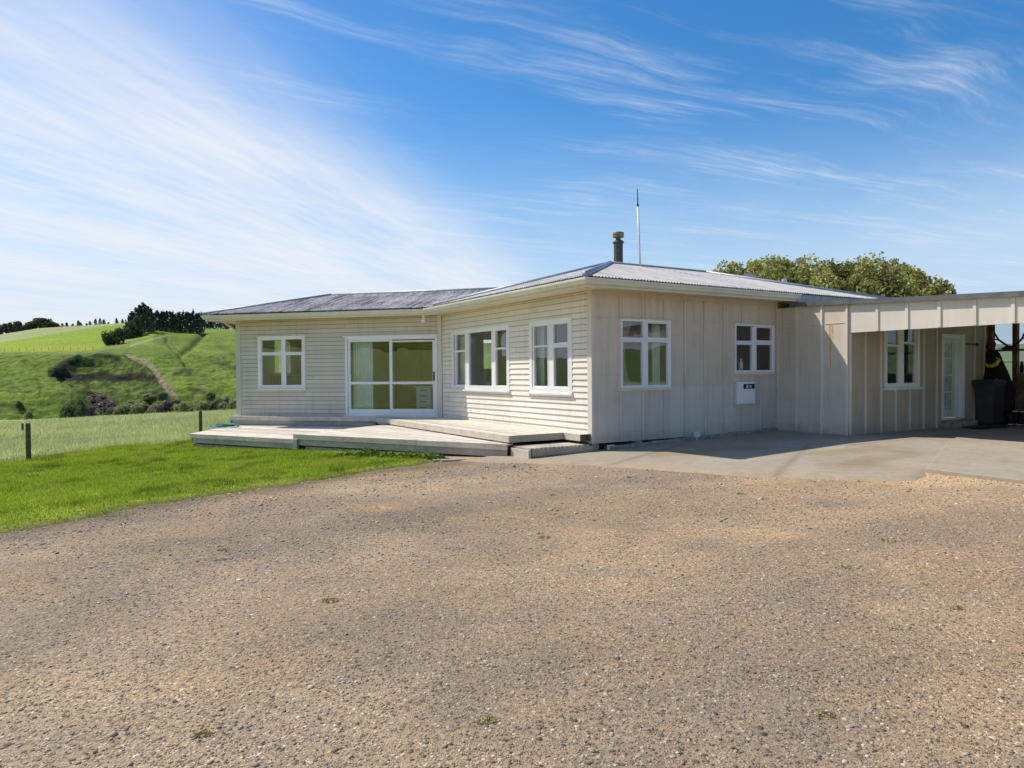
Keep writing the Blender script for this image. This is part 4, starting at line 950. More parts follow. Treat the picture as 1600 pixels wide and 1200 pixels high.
# ---- things on the walls
lb = empty('light_bulb', tuple(map(float, FA.pt(.33, .5, 3.05))), 'bare white bulb hanging under the eave where the walls meet', 'lamp')
q = FA.pt(.33, .5, 3.06); m = MB(); lathe(m, q[0], q[1], [(.035, 3.10), (.035, 3.05), (.03, 3.03)], 12); m.build('lamp_holder', M['white'], lb)
m = MB(); lathe(m, q[0], q[1], [(.028, 3.03), (.035, 2.99), (.052, 2.955), (.058, 2.925), (.05, 2.895), (.025, 2.875), (.004, 2.87)], 14); m.build('bulb', M['white'], lb, smooth=True)
mb = empty('meter_box', tuple(map(float, FC.pt(4.155, .0, .825))), 'white electricity meter box with small window on the sheet wall', 'meter box')
m = MB(); m.box(FC, 3.879, 4.432, .0125, .085, .825, 1.314); m.build('case', M['alu'], mb, bevel=.008)
m = MB(); m.box(FC, 3.935, 4.42, .0855, .10, .85, 1.295); do = m.build('door', M['alu'], mb, bevel=.006)
m = MB(); m.box(FC, 4.05, 4.405, .1005, .106, 1.165, 1.27); m.build('window', M['black'], do)
for q in ((4.13, 4.20, 1.18, 1.25), (4.24, 4.30, 1.19, 1.24)): m = MB(); m.box(FC, q[0], q[1], .1065, .109, q[2], q[3]); m.build('meter', M['drawer'], do)
for q in ((3.965, 3.985, 1.05, 1.07), (4.375, 4.395, 1.0, 1.02)): m = MB(); m.box(FC, q[0], q[1], .1005, .112, q[2], q[3]); m.build('latch', M['galv'], do)
m = MB(); m.box(FC, 3.83, 4.30, .0125, .03, .77, .80); m.box(FC, 3.82, 3.85, .0125, .03, .77, 1.36); m.build('mounting_frame', M['sheet'], mb)
m = MB(); m.box(FC, 2.585, 2.74, .031, .10, .19, .30); m.tube([FC.pt(2.66, .07, .19), FC.pt(2.66, .07, .09)], .025, 8)
o = m.build('drain_outlet', M['white'], None, bevel=.006); tag(o, 'small white plastic drain outlet at the foot of the sheet wall', 'drain')
# things seen through the windows
def curtain(F, s0, s1, o, z0, z1, mat, label, tie=None, folds=9):
    n = 60; V = []; Fc = []; zz = np.linspace(z0, z1, 12)
    for i in range(n + 1):
        for z in zz:
            k = i / n; s = s0 + (s1 - s0) * k
            if tie is not None:
                pull = tie * sin(pi * min(1, max(0, (z1 - z) / (z1 - z0)))) ** 1.0; s = s0 + (s1 - s0) * k * (1 - pull)
            V.append(F.pt(s, o + .035 * sin(2 * pi * folds * k), z))
    w = len(zz)
    for i in range(n):
        for j in range(w - 1): Fc.append((i * w + j, (i + 1) * w + j, (i + 1) * w + j + 1, i * w + j + 1))
    m = MB(); m.add(V, Fc); ob = m.build('curtain', M[mat], None, smooth=True); return tag(ob, label, 'curtain')
curtain(FA, 2.10, 2.70, -.22, .42, 2.6, 'curtain', 'pale mint curtain drawn to the left behind the sliding door')
curtain(FB, 5.62, 6.0, -.25, 1.0, 2.65, 'curtain', 'mint curtain at the left end of the three-light window')
curtain(FB, 1.98, 2.32, -.25, 1.0, 2.65, 'curtain', 'mint curtain behind the left light of the tall double window')
curtain(FC, 1.70, 1.90, -.22, 1.1, 2.65, 'curtain', 'mint curtain at the right edge of the larger aluminium window')
curtain(FC, .70, 1.25, -.22, 1.1, 2.65, 'creamcurtain', 'cream curtain pulled back at left of the larger aluminium window', tie=.5)
ds = empty('drawer_unit', FA.pt(.95, -1.2, .4), 'white drawer unit standing inside the sliding door', 'drawers')
m = MB(); m.box(FA, .72, 1.18, -1.6, -1.1, .45, 1.15); m.build('case', M['drawer'], ds, bevel=.004)
for k in range(4):
    m = MB(); m.box(FA, .74, 1.16, -1.098, -1.08, .48 + .165 * k, .63 + .165 * k); d_ = m.build('drawer', M['drawer'], ds)
    m = MB(); m.box(FA, .85, 1.05, -1.079, -1.065, .575 + .165 * k, .595 + .165 * k); m.build('handle', M['black'], d_)
m = MB(); m.box(FA, .30, 1.25, -1.65, -1.05, 1.16, 1.19); m.box(FA, .32, .36, -1.6, -1.1, .4, 1.158); o = m.build('desk', M['drawer'], None); tag(o, 'white desk top over the drawer unit behind the sliding door', 'desk')
kb = empty('kitchen_bench', FA.pt(4.8, -1.8, .4), 'green kitchen bench seen through the leftmost window', 'bench')
m = MB(); m.box(FA, 3.6, 6.0, -2.9, -1.5, .4, 1.52); m.build('cabinet', M['bench'], kb)
m = MB(); m.box(FA, 3.55, 6.02, -2.93, -1.47, 1.522, 1.56); m.build('benchtop', M['drawer'], kb)
def spun(name, F, s, o, prof, mat, parent=None, n=14):
    q = F.pt(s, o, 0); m = MB(); lathe(m, q[0], q[1], prof, n); return m.build(name, M[mat], parent, smooth=True)
zt = 1.545
m = MB(); m.box(FC, 3.9, 5.1, -.30, -.115, zt - .04, zt); m.build('inner_sill', M['white'], H)
bt = spun('bottle', FC, 4.27, -.16, [(.045, zt), (.047, zt + .17), (.04, zt + .2), (.018, zt + .225), (.018, zt + .25), (.024, zt + .252), (.022, zt + .285)], 'white'); tag(bt, 'white pump bottle on the sill inside the smaller aluminium window', 'bottle')
bt = spun('jar', FC, 4.63, -.16, [(.03, zt), (.034, zt + .05), (.022, zt + .08), (.018, zt + .14), (.01, zt + .15)], 'frost'); tag(bt, 'small glass jar at right on the inside window sill', 'jar')
vs = empty('flower_vase', FC.pt(4.07, -.17, zt), 'small vase of dried flowers on the inside window sill', 'vase')
spun('vase', FC, 4.07, -.17, [(.025, zt), (.035, zt + .05), (.02, zt + .11), (.025, zt + .125)], 'ply', vs)
m = MB()
for k in range(14):
    an_ = random.uniform(-.5, .5); l_ = random.uniform(.16, .36); b0 = Vector(FC.pt(4.07, -.17, zt + .11)); b1 = Vector(FC.pt(4.07 + an_ * .35, -.17 + random.uniform(-.05, .03), zt + l_))
    m.tube([b0, b1], .003, 4); m.tube([b1 - Vector((0, 0, .012)), b1, b1 + Vector((0, 0, .012))], [.006, .016, .004], 6)
m.build('dried_flowers', M['creamcurtain'], vs)

# ------------------------------------------------------------------ deck
tB = m_timber('weathered_deck_boards', (.66, .60, .52), (.80, .74, .65), (.58, .48, .37), dB)
tF = m_timber('weathered_fascia_boards', (.58, .53, .45), (.74, .68, .58), (.40, .37, .31), dA)
tJ = m_timber('grey_joist_timber', (.36, .35, .33), (.50, .48, .44), (.26, .25, .23), dA)
tC = m_timber('grey_step_timber', (.42, .37, .29), (.58, .52, .43), (.32, .28, .22), dC)
D = empty('timber_deck', (-4, 17, 0), 'weathered two level timber deck wrapping round the front of the house', 'deck')
def clip(poly, n, k, keep=1):
    out = []; N = len(poly)
    for i in range(N):
        a, b = np.array(poly[i]), np.array(poly[(i + 1) % N]); fa, fb = (a @ n - k) * keep, (b @ n - k) * keep
        if fa >= 0: out.append(a)
        if fa * fb < 0: out.append(a + (b - a) * fa / (fa - fb))
    return out
def planked(name, poly, d, z, th=.03, w=.098, gap=.010, parent=D, mat=None, holes=True):
    d = np.array(d) / np.linalg.norm(d); n = np.array([-d[1], d[0]]); ks = [np.array(q) @ n for q in poly]; m = MB(); k = min(ks)
    while k < max(ks):
        s_ = clip(clip(poly, n, k + gap / 2, 1), n, k + w - gap / 2, -1)
        if len(s_) > 2:
            dz = random.uniform(-.0025, .0025); m.prism([tuple(q) for q in s_], z - th, z + dz)
        k += w
    return m.build(name, mat or tB, parent)
def board(p0, p1, z0, z1, th=.028, out=None):
    """vertical board along plan segment p0-p1, thickness outward"""
    p0, p1 = np.array(p0), np.array(p1); d = (p1 - p0) / np.linalg.norm(p1 - p0); n = np.array([d[1], -d[0]])
    if out is not None and n @ np.array(out) < 0: n = -n
    return [(*p0, z0), (*p1, z0), (*(p1 + n * th), z0), (*(p0 + n * th), z0), (*p0, z1), (*p1, z1), (*(p1 + n * th), z1), (*(p0 + n * th), z1)]
ZU, ZR, ZL = .385, .235, .125
UW = 1.47; US = .60; LE = .26                     # upper deck width from wall B, its end, ledge depth on wall A
J = isect(FB.xy(0, UW), dB, FA.xy(0, LE), dA)
up_poly = [FB.xy(US, .02), FB.xy(US, UW), J, FA.xy(.0, .03)]
planked('upper_boards', [FB.xy(US, .025), FB.xy(US, UW), J, FA.xy(.05, .04)], dB, ZU)
planked('upper_boards', [FB.xy(.06, .035), FB.xy(.06, .24), FB.xy(US - .004, .24), FB.xy(US - .004, .035)], dB, ZU)
sJ = (J - FA.b) @ dA
planked('ledge_boards', [FA.xy(sJ + .01, .038), FA.xy(sJ + .01, LE), FA.xy(LA + .06, LE), FA.xy(LA + .06, .038)], dA, ZU, w=.11)
FBa = -dC; camd = np.array([0, -1.])
m = MB()
m.hexa(board(FB.xy(US, UW), J, ZU - .125, ZU + .003, .026, -dC)); m.hexa(board(J, FA.xy(LA + .06, LE), ZU - .115, ZU + .002, .026, nA))
m.build('fascia_board', tF, D, bevel=.004)
m = MB(); m.hexa(board(FB.xy(US, .27), FB.xy(US, UW + .026), ZU - .125, ZU + .004, .03, -dB)); m.build('fascia_board', tC, D, bevel=.004)
m = MB(); m.hexa(board(FB.xy(.05, .24), FB.xy(US, .24), ZU - .125, ZU + .003, .026, -dC)); m.build('fascia_board', tF, D, bevel=.004)
m = MB(); m.hexa(board(FB.xy(.055, .03), FB.xy(.055, .262), ZU - .12, ZU + .001, .03, -dB)); m.build('end_block', M['oldwood'], D)
# skirting under the ledge
m = MB(); m.hexa(board(FA.xy(sJ, LE - .04), FA.xy(LA + .03, LE - .04), ZU - .235, ZU - .122, .02, nA)); m.hexa(board(FA.xy(sJ, LE - .04), FA.xy(LA + .03, LE - .04), ZL - .05, ZU - .24, .018, nA))
m.hexa(board(FA.xy(LA + .06, LE), FA.xy(LA + .06, -.05), ZL - .1, ZU - .03, .03, dA)); m.build('skirting', tJ, D)
# lower right platform
FRp = np.array([-.103, 12.96]) + (-dC) * 0; FLp = np.array([-4.79, 15.49])
perp = np.array([.47, .88]); LRb = isect(FLp, perp, FA.xy(0, LE - .02), dA)
und = isect(FLp + perp * 0, perp, FA.xy(0, LE), dA)
low_poly = [FRp, FLp, LRb, J + dB * .1 + dC * .05, FB.xy(US + .05, UW - .10)]
planked('lower_boards', low_poly, (dB + dA * .35), ZR, parent=D)
m = MB(); e = (FRp - FLp) / np.linalg.norm(FRp - FLp); no = np.array([e[1], -e[0]]); no = no if no[1] < 0 else -no
mid = FLp + (FRp - FLp) * .62
m.hexa(board(FLp - e * .03, mid, ZR - .105, ZR + .003, .028, no)); m.hexa(board(mid + e * .004, FRp + e * .02, ZR - .107, ZR + .001, .028, no)); m.build('fascia_board', tF, D, bevel=.004)
m = MB(); m.hexa(board(FLp + e * .1 + no * -.03, mid + e * .2 - no * .03, ZR - .235, ZR - .112, .026, no)); m.hexa(board(mid + e * .21 - no * .035, FRp - no * .03, ZR - .24, ZR - .112, .026, no)); m.build('joist', tJ, D)
m = MB(); q = FLp + no * .0; m.hexa(board(q, q + e * .11, -.3, ZR - .107, .06, no)); m.build('post', tJ, D, bevel=.005)
m = MB(); m.hexa(board(FLp + e * .3 - no * .06, FLp + (FRp - FLp) * .55 - no * .06, -.4, ZR - .262, .05, no)); m.build('plinth', M['foot'], D)
m = MB(); m.hexa(board(FLp - no * .09, FRp - no * .1, -.4, ZR - .04, .02, no)); m.build('under_deck_shade', M['dark'], D)  # dark board painted as the shade under the platform
# lower left platform
L0 = np.array([-7.84, 17.16]); L1 = FLp - e * .02; L2 = LRb - perp * .02; L3 = FA.xy(LA + .03, LE - .02)
e2 = (L1 - L0) / np.linalg.norm(L1 - L0); n2_ = np.array([e2[1], -e2[0]]); n2_ = n2_ if n2_[1] < 0 else -n2_
planked('lower_boards', [L0, L1 + n2_ * .0, L2, L3], e2, ZL)
nl = (L0 - L3) ; nl = np.array([nl[1], -nl[0]]) / np.linalg.norm(nl); nl = nl if nl[0] < 0 else -nl
m = MB(); m.hexa(board(L0 - e2 * .03, L1, ZL - .095, ZL + .003, .028, n2_)); m.hexa(board(L0, L3, ZL - .095, ZL + .002, .028, nl)); m.build('fascia_board', tF, D, bevel=.004)
m = MB(); m.hexa(board(L0 + e2 * .05 - n2_ * .03, L1 - n2_ * .03, ZL - .215, ZL - .1, .026, n2_)); m.hexa(board(L0 - nl * .03, L3, ZL - .215, ZL - .1, .026, nl)); m.build('joist', tJ, D)
m = MB(); m.hexa(board(L0 + e2 * .05 - n2_ * .07, L1 - n2_ * .07 - e2 * .4, -.5, ZL - .245, .06, n2_)); m.build('plinth', M['foot'], D)
m = MB(); m.hexa(board(L0 + e2 * .05 - n2_ * .12, L1 - n2_ * .12, -.5, ZL - .05, .02, n2_)); m.build('under_deck_shade', M['dark'], D)  # near-black board in place of shade below the left platform
# step of slats
ST = empty('timber_step', (.8, 13.1, 0), 'slatted timber step at the right end of the deck', 'step')
q0 = FRp + e * .03; sA = FB.xy(US - .02, 1.50); sw = .62
z_s = .205
for k in range(15):
    pass
s_in, s_out = US - .035, US - .035 - .60
m = MB(); o0, o1 = 1.42, .10; nS = 14
for k in range(nS):
    a = o0 + (o1 - o0) * k / nS; b = o0 + (o1 - o0) * (k + .80) / nS
    m.prism([tuple(FB.xy(s_in, a)), tuple(FB.xy(s_in, b)), tuple(FB.xy(s_out, b)), tuple(FB.xy(s_out, a))], z_s - .032, z_s + random.uniform(-.003, .003))
m.build('slats', tC, ST, bevel=.003)
m = MB(); m.hexa(board(FB.xy(s_out + .03, o0 - .03), FB.xy(s_out + .03, o1 + .0), z_s - .15, z_s - .034, .035, -dB)); m.build('riser', tC, ST, bevel=.004)
m = MB(); m.hexa(board(FB.xy(s_in, o0), FB.xy(s_out - .01, o0), -.02, z_s - .034, .05, -dC)); m.build('side_block', tF, ST, bevel=.004)
m = MB(); m.hexa(board(FB.xy(s_in - .2, o0 - .1), FB.xy(s_in - .2, o1), 0, z_s - .04, .02, -dB)); m.build('step_shade_board', M['dark'], ST)  # dark board standing in for shade beneath the slats
m = MB(); m.hexa(board(FB.xy(s_out + .12, .30), FB.xy(s_out + .12, .02), 0, .17, .1, -dB)); m.build('end_post', tJ, ST)
# hose on the deck
hc = FA.xy(5.95, 1.0); m = MB(); pts = []
for k in range(150):
    t_ = k / 149 * 2 * pi * 5.3; r = .27 + .05 * sin(t_ * .37 + 1) + .03 * sin(t_ * 1.7); pts.append((hc[0] + r * cos(t_) * 1.15, hc[1] + r * sin(t_) * .9, ZL + .02 + .009 * (k / 149 * 5.3) + .012 * abs(sin(t_ * 1.3))))
m.tube(pts, .014, 6); o = m.build('garden_hose', M['rubber'], None, smooth=True); tag(o, 'teal garden hose coiled on the lower deck', 'hose')
# thin offcuts lying beside the slab
m = MB()
for k, (p0, p1) in enumerate((((-1.52, 12.88), (-.95, 13.02)), ((-1.45, 12.78), (-.85, 12.92)), ((-1.3, 12.70), (-.8, 12.84)))):
    m.hexa(board(p0, p1, .0 + ground(p0[0], 0) - .005, .022 + .004 * k + ground(p0[0], 0), .04, (0, -1)))
o = m.build('timber_offcuts', tC); tag(o, 'thin weathered timber strips lying beside the concrete slab', 'timber')

# ------------------------------------------------------------------ carport
K = empty('carport', tuple(map(float, FD.pt(LD, .0, .2))), 'lean-to carport with a deep cream panelled fascia at the right of the house', 'carport')
ztop = lambda s: 3.012 - .045 * (s - .561)
LF = 7.2
m = MB(); P = FD.pt
m.hexa([P(LD + .02, -.03, 2.322), P(LF, -.03, 2.322), P(LF, .0, 2.322), P(LD + .02, .0, 2.322), P(LD + .02, -.03, ztop(LD)), P(LF, -.03, ztop(LF)), P(LF, .0, ztop(LF)), P(LD + .02, .0, ztop(LD))])
fsc = m.build('fascia', M['fascia'], K)
m = MB()
for s in (2.373, 2.963, 3.557, 4.161, 4.762, 5.36, 5.96, 6.56): m.hexa([P(s - .03, .001, 2.325), P(s + .03, .001, 2.325), P(s + .03, .024, 2.325), P(s - .03, .024, 2.325), P(s - .03, .001, ztop(s) - .03), P(s + .03, .001, ztop(s) - .03), P(s + .03, .024, ztop(s) - .03), P(s - .03, .024, ztop(s) - .03)])
for a, b in ((LD + .05, LF),): m.hexa([P(a, .001, ztop(a) - .055), P(b, .001, ztop(b) - .055), P(b, .018, ztop(b) - .055), P(a, .018, ztop(a) - .055), P(a, .001, ztop(a) - .03), P(b, .001, ztop(b) - .03), P(b, .018, ztop(b) - .03), P(a, .018, ztop(a) - .03)])
m.build('battens', M['fascia'], fsc, bevel=.003)
m = MB(); m.hexa([P(.42, -6.0, ztop(.42) - .02), P(LF + .1, -6.0, ztop(LF) - .02), P(LF + .1, .07, ztop(LF) - .02), P(.42, .07, ztop(.42) - .02), P(.42, -6.0, ztop(.42) + .03), P(LF + .1, -6.0, ztop(LF) + .03), P(LF + .1, .07, ztop(LF) + .03), P(.42, .07, ztop(.42) + .03)])
m.build('roof', M['ridge'], K)
m = MB(); m.hexa([P(.40, .03, ztop(.4) - .055), P(LF + .1, .03, ztop(LF) - .055), P(LF + .1, .085, ztop(LF) - .055), P(.40, .085, ztop(.4) - .055), P(.40, .03, ztop(.4) + .035), P(LF + .1, .03, ztop(LF) + .035), P(LF + .1, .085, ztop(LF) + .035), P(.40, .085, ztop(.4) + .035)]); 
M['darkmetal'] = m_plain('dark_roof_edge', (.16, .16, .165), .45, .4, .2, 5)
m.build('roof_edge', M['darkmetal'], K)
m = MB()
for s in np.arange(2.2, LF, .9): m.hexa([P(s, -5.9, ztop(s) - .16), P(s + .05, -5.9, ztop(s) - .16), P(s + .05, -.04, ztop(s) - .16), P(s, -.04, ztop(s) - .16), P(s, -5.9, ztop(s) - .022), P(s + .05, -5.9, ztop(s) - .022), P(s + .05, -.04, ztop(s) - .022), P(s, -.04, ztop(s) - .022)])
m.build('rafters', M['oldwood'], K)
for a, b in ((-.14, -.032), (-5.72, -5.6)): m = MB(); m.box(FD, LF - .2, LF - .08, a, b, .1, 2.5); m.build('post', M['oldwood'], K)
# recessed rear bay with clear sheeting
FR = Frame(FE.xy(5.75, 0), -dB, -dC)
m = MB(); m.box(FR, -.09, .10, -.12, .05, .2, 2.85); m.build('corner_post', M['rust'], K, bevel=.006)
for s in (.54, 2.0, 3.5, 5.0): m = MB(); m.box(FR, s, s + .10, -.10, .04, .2, 2.75); m.build('stud', M['rust'], K, bevel=.004)
m = MB(); m.box(FR, .10, 6.8, -.09, .0, 1.985, 2.035); m.build('rail', M['oldwood'], K)
m = MB(); m.box(FR, .10, 6.8, -.08, -.02, 1.71, 1.73); m.build('thin_rail', M['white'], K)
V = []; n = 640
for i in range(n + 1):
    s = .10 + 6.7 * i / n; o_ = -.12 + .011 * sin(2 * pi * s / .076)
    for z in (.9, 2.9): V.append(FR.pt(s, o_, z))
o = np_mesh('clear_sheeting', np.array(V), np.array([(2 * i, 2 * i + 2, 2 * i + 3, 2 * i + 1) for i in range(n)]), M['poly'], smooth=True); parent_keep(o, K)
m = MB(); m.box(FR, .10, 6.8, -.11, -.04, .2, 1.0); m.build('lower_lining', M['ply'], K)
# wheelie bin
def wheelie():
    b = empty('wheelie_bin', tuple(map(float, FR.pt(.3, .5, .2))), 'black wheelie bin standing against the carport wall', 'bin')
    z0 = .30; zt_ = 1.27; s0, s1, o0, o1 = .05, .50, .26, .84
    z0 = float(ground(*FR.xy(.3, .4))) + .03
    def ring(k, z): 
        e_ = .045 * (1 - k); return [FR.pt(s0 + e_, o0 + e_ * .4, z), FR.pt(s1 - e_, o0 + e_ * .4, z), FR.pt(s1 - e_, o1 - e_ * 1.6, z), FR.pt(s0 + e_, o1 - e_ * 1.6, z)]
    m = MB(); V = []
    zs_ = [(0, z0 + .06), (.9, zt_ - .12), (1.0, zt_ - .11), (1.25, zt_ - .105), (1.3, zt_ - .05)]
    for k, z in zs_: V += ring(k, z)
    Fc = [(3, 2, 1, 0)]
    for i in range(len(zs_) - 1):
        for j in range(4): Fc.append((i * 4 + j, i * 4 + (j + 1) % 4, (i + 1) * 4 + (j + 1) % 4, (i + 1) * 4 + j))
    Fc.append(tuple(range(len(V) - 4, len(V)))); m.add(V, Fc); m.build('body', M['bin'], b, bevel=.018)
    m = MB(); V = []
    for k, z in ((1.45, zt_ - .05), (1.5, zt_ - .02), (1.0, zt_ + .02), (.2, zt_ + .035)): V += ring(k, z)
    Fc = [(3, 2, 1, 0)] + [(i * 4 + j, i * 4 + (j + 1) % 4, (i + 1) * 4 + (j + 1) % 4, (i + 1) * 4 + j) for i in range(3) for j in range(4)] + [(12, 13, 14, 15)]
    m.add(V, Fc); m.build('lid', M['bin'], b, bevel=.008)
    for s in (s0 + .02, s1 - .06):
        m = MB(); m.tube([FR.pt(s, .16, z0 + .10), FR.pt(s + .05, .16, z0 + .10)], .10, 20); m.build('wheel', M['black'], b)
    m = MB(); m.tube([FR.pt(s0 + .06, .03, zt_ - .06), FR.pt(s1 - .06, .03, zt_ - .06)], .016, 8); m.build('handle', M['bin'], b)
    m = MB(); m.box(FR, s0 + .08, s1 - .08, o1 - .125, o1 - .09, z0 + .03, z0 + .10); m.build('foot', M['bin'], b)
wheelie()
# antlers on the rail
def antlers():
    a = empty('antlers', FR.pt(.5, .05, 2.0), 'pair of dark branching deer antlers mounted on the carport rail', 'antlers')
    b0 = FR.pt(3.62, .02, 2.10)
    m = MB(); m.tube([FR.pt(.34, .07, 2.05), FR.pt(.44, .09, 2.075), FR.pt(.58, .09, 2.075), FR.pt(.68, .07, 2.05)], [.02, .045, .045, .02], 8); m.build('skull_plate', M['bone'], a, smooth=True)
    for sg in (-1, 1):
        m = MB(); Q = lambda s, z, o=.08: FR.pt(.56 + sg * s * .66, o + .03, z - .06 if z < 2.2 else 2.14 + (z - 2.2) * .78)
        main = [Q(.06, 2.13), Q(.20, 2.22, .12), Q(.38, 2.36, .16), Q(.46, 2.50, .18), Q(.55, 2.66, .16), Q(.56, 2.78, .14)]
        m.tube(main, [.03, .026, .024, .022, .017, .01], 8)
        m.tube([Q(.38, 2.36, .16), Q(.50, 2.38, .22), Q(.64, 2.43, .24)], [.018, .014, .006], 6)
        m.tube([Q(.55, 2.64, .16), Q(.67, 2.74, .18), Q(.71, 2.88, .18)], [.016, .012, .005], 6)
        m.tube([Q(.08, 2.14), Q(.22, 2.12, .2), Q(.34, 2.11, .26)], [.018, .014, .006], 6)
        m.tube([Q(.555, 2.72, .16), Q(.52, 2.84, .16), Q(.53, 2.95, .14)], [.013, .010, .004], 6)
        m.build('antler', M['bone'], a, smooth=True)
antlers()
def coat():
    t_ = empty('hanging_jacket', FR.pt(.2, .1, 1.0), 'long black coat with yellow collar hanging from the carport rail', 'jacket')
    V = []; Fc = []; nk = 32; prof = [(2.07, .10, .07), (2.03, .20, .11), (1.95, .25, .14), (1.80, .30, .16), (1.55, .42, .17), (1.25, .53, .18), (.98, .60, .19), (.85, .52, .17), (.70, .42, .14), (.62, .30, .10)]
    for z, a, b in prof:
        for k in range(nk):
            th = 2 * pi * k / nk; w_ = 1 + .06 * sin(7 * th + z * 3)
            V.append(FR.pt(.17 + (2.0 - z) * .10 + .66 * a * cos(th) * w_, .16 + .8 * b * sin(th) * w_, z - .06 - (.10 * cos(th) if z < .9 else 0)))
    for i in range(len(prof) - 1):
        for k in range(nk): Fc.append((i * nk + k, i * nk + (k + 1) % nk, (i + 1) * nk + (k + 1) % nk, (i + 1) * nk + k))
    Fc += [tuple(range(nk)), tuple(range((len(prof) - 1) * nk, len(prof) * nk))]
    m = MB(); m.add(V, Fc); m.build('coat_body', M['cloth'], t_, smooth=True)
    m = MB(); m.tube([FR.pt(.04, .28, 1.72), FR.pt(.11, .31, 1.645), FR.pt(.21, .32, 1.62), FR.pt(.31, .31, 1.67), FR.pt(.36, .27, 1.77), FR.pt(.29, .26, 1.84)], [.015, .035, .042, .05, .045, .015], 10); m.build('collar', M['hivis'], t_, smooth=True)
    m = MB(); m.tube([FR.pt(.30, .315, 1.31), FR.pt(.35, .315, 1.29), FR.pt(.39, .30, 1.27)], [.012, .026, .012], 8); m.build('badge', M['drawer'], t_)
    m = MB(); m.tube([FR.pt(-.02, .24, 1.42), FR.pt(-.018, .24, 1.36)], [.016, .016], 8); m.build('badge', M['drawer'], t_)
    m = MB(); V = []; Fc = []
    for i, (z, a) in enumerate(((2.12, .10), (2.18, .15), (2.28, .165), (2.38, .14), (2.44, .08), (2.46, .01))):
        for k in range(16): th = 2 * pi * k / 16; V.append(FR.pt(.10 + .62 * a * cos(th) + (.03 if z > 2.3 else 0), .10 + a * .5 * sin(th), 2.03 + (z - 2.12) * .62))
    for i in range(5):
        for k in range(16): Fc.append((i * 16 + k, i * 16 + (k + 1) % 16, (i + 1) * 16 + (k + 1) % 16, (i + 1) * 16 + k))
    Fc.append(tuple(range(16))); m.add(V, Fc); m.tube([FR.pt(.06, .14, 2.045), FR.pt(.11, .18, 2.035), FR.pt(.18, .17, 2.03)], [.01, .04, .02], 8)
    o = m.build('cap', M['oldwood'], None, smooth=True); tag(o, 'brown cap hung beside the antlers above the coat', 'cap')
coat()
def boots(s, label):
    b = empty('boots', FR.pt(s, .3, .3), label, 'boots', 'boots beside the bin')
    for k in range(2):
        ss = s + k * .16; z0 = float(ground(*FR.xy(s, .3))) + .045
        m = MB(); m.tube([FR.pt(ss, .30, z0 + .05), FR.pt(ss, .30, z0 + .12), FR.pt(ss, .28, z0 + .30)], [.055, .06, .07], 12); m.tube([FR.pt(ss, .28, z0 + .05), FR.pt(ss, .40, z0 + .05), FR.pt(ss, .50, z0 + .04)], [.055, .05, .03], 10); bo = m.build('boot', M['cloth'], b, smooth=True)
        m = MB(); m.tube([FR.pt(ss, .28, z0 + .30), FR.pt(ss, .28, z0 + .325)], .075, 12); m.build('cuff', M['creamcurtain'], bo)
        m = MB(); m.box(FR, ss - .055, ss + .055, .23, .52, z0, z0 + .022); m.build('sole', M['fascia'], bo)
boots(.72, 'pair of dark gumboots with pale cuffs beside the bin')
boots(1.25, 'second pair of dark gumboots in front of the brown boards')
pb = empty('brown_panel', FR.pt(1.5, .1, .3), 'worn reddish brown board leaning against the carport studs', 'board')
m = MB(); m.hexa([FR.pt(.66, .20, .22), FR.pt(3.0, .20, .22), FR.pt(3.0, .24, .22), FR.pt(.66, .24, .22), FR.pt(.68, .05, 1.45), FR.pt(3.0, .05, 1.45), FR.pt(3.0, .09, 1.45), FR.pt(.68, .09, 1.45)]); m.build('panel', M['oldwood'], pb)
fl_ = empty('flask', FR.pt(.76, .07, 1.45), 'dark drink flask standing on top of the brown board', 'flask')
m = MB(); q = FR.pt(.76, .07, 0); lathe(m, q[0], q[1], [(.04, 1.452), (.045, 1.46), (.045, 1.62), (.034, 1.655)], 14); m.build('body', M['cloth'], fl_, smooth=False)
m = MB(); lathe(m, q[0], q[1], [(.034, 1.655), (.034, 1.70), (.015, 1.715), (.015, 1.735)], 14); m.build('lid', M['black'], fl_)
m = MB(); z_ = float(ground(*FE.xy(4.0, .7))) + .046
m.prism([tuple(FE.xy(3.6, .45)), tuple(FE.xy(4.9, .40)), tuple(FE.xy(4.85, .95)), tuple(FE.xy(3.62, .85))], z_, z_ + .018); o = m.build('doormat', M['mat'], None, bevel=.004); tag(o, 'dark flat doormat in front of the carport door', 'doormat')
m = MB(); m.tube([FE.pt(4.56, .06, 2.16), FE.pt(5.05, .06, 2.15)], .016, 8); m.tube([FE.pt(5.03, .06, 2.15), FE.pt(5.08, .06, 2.15)], .04, 8); m.build('pipe', M['oldwood'], K)

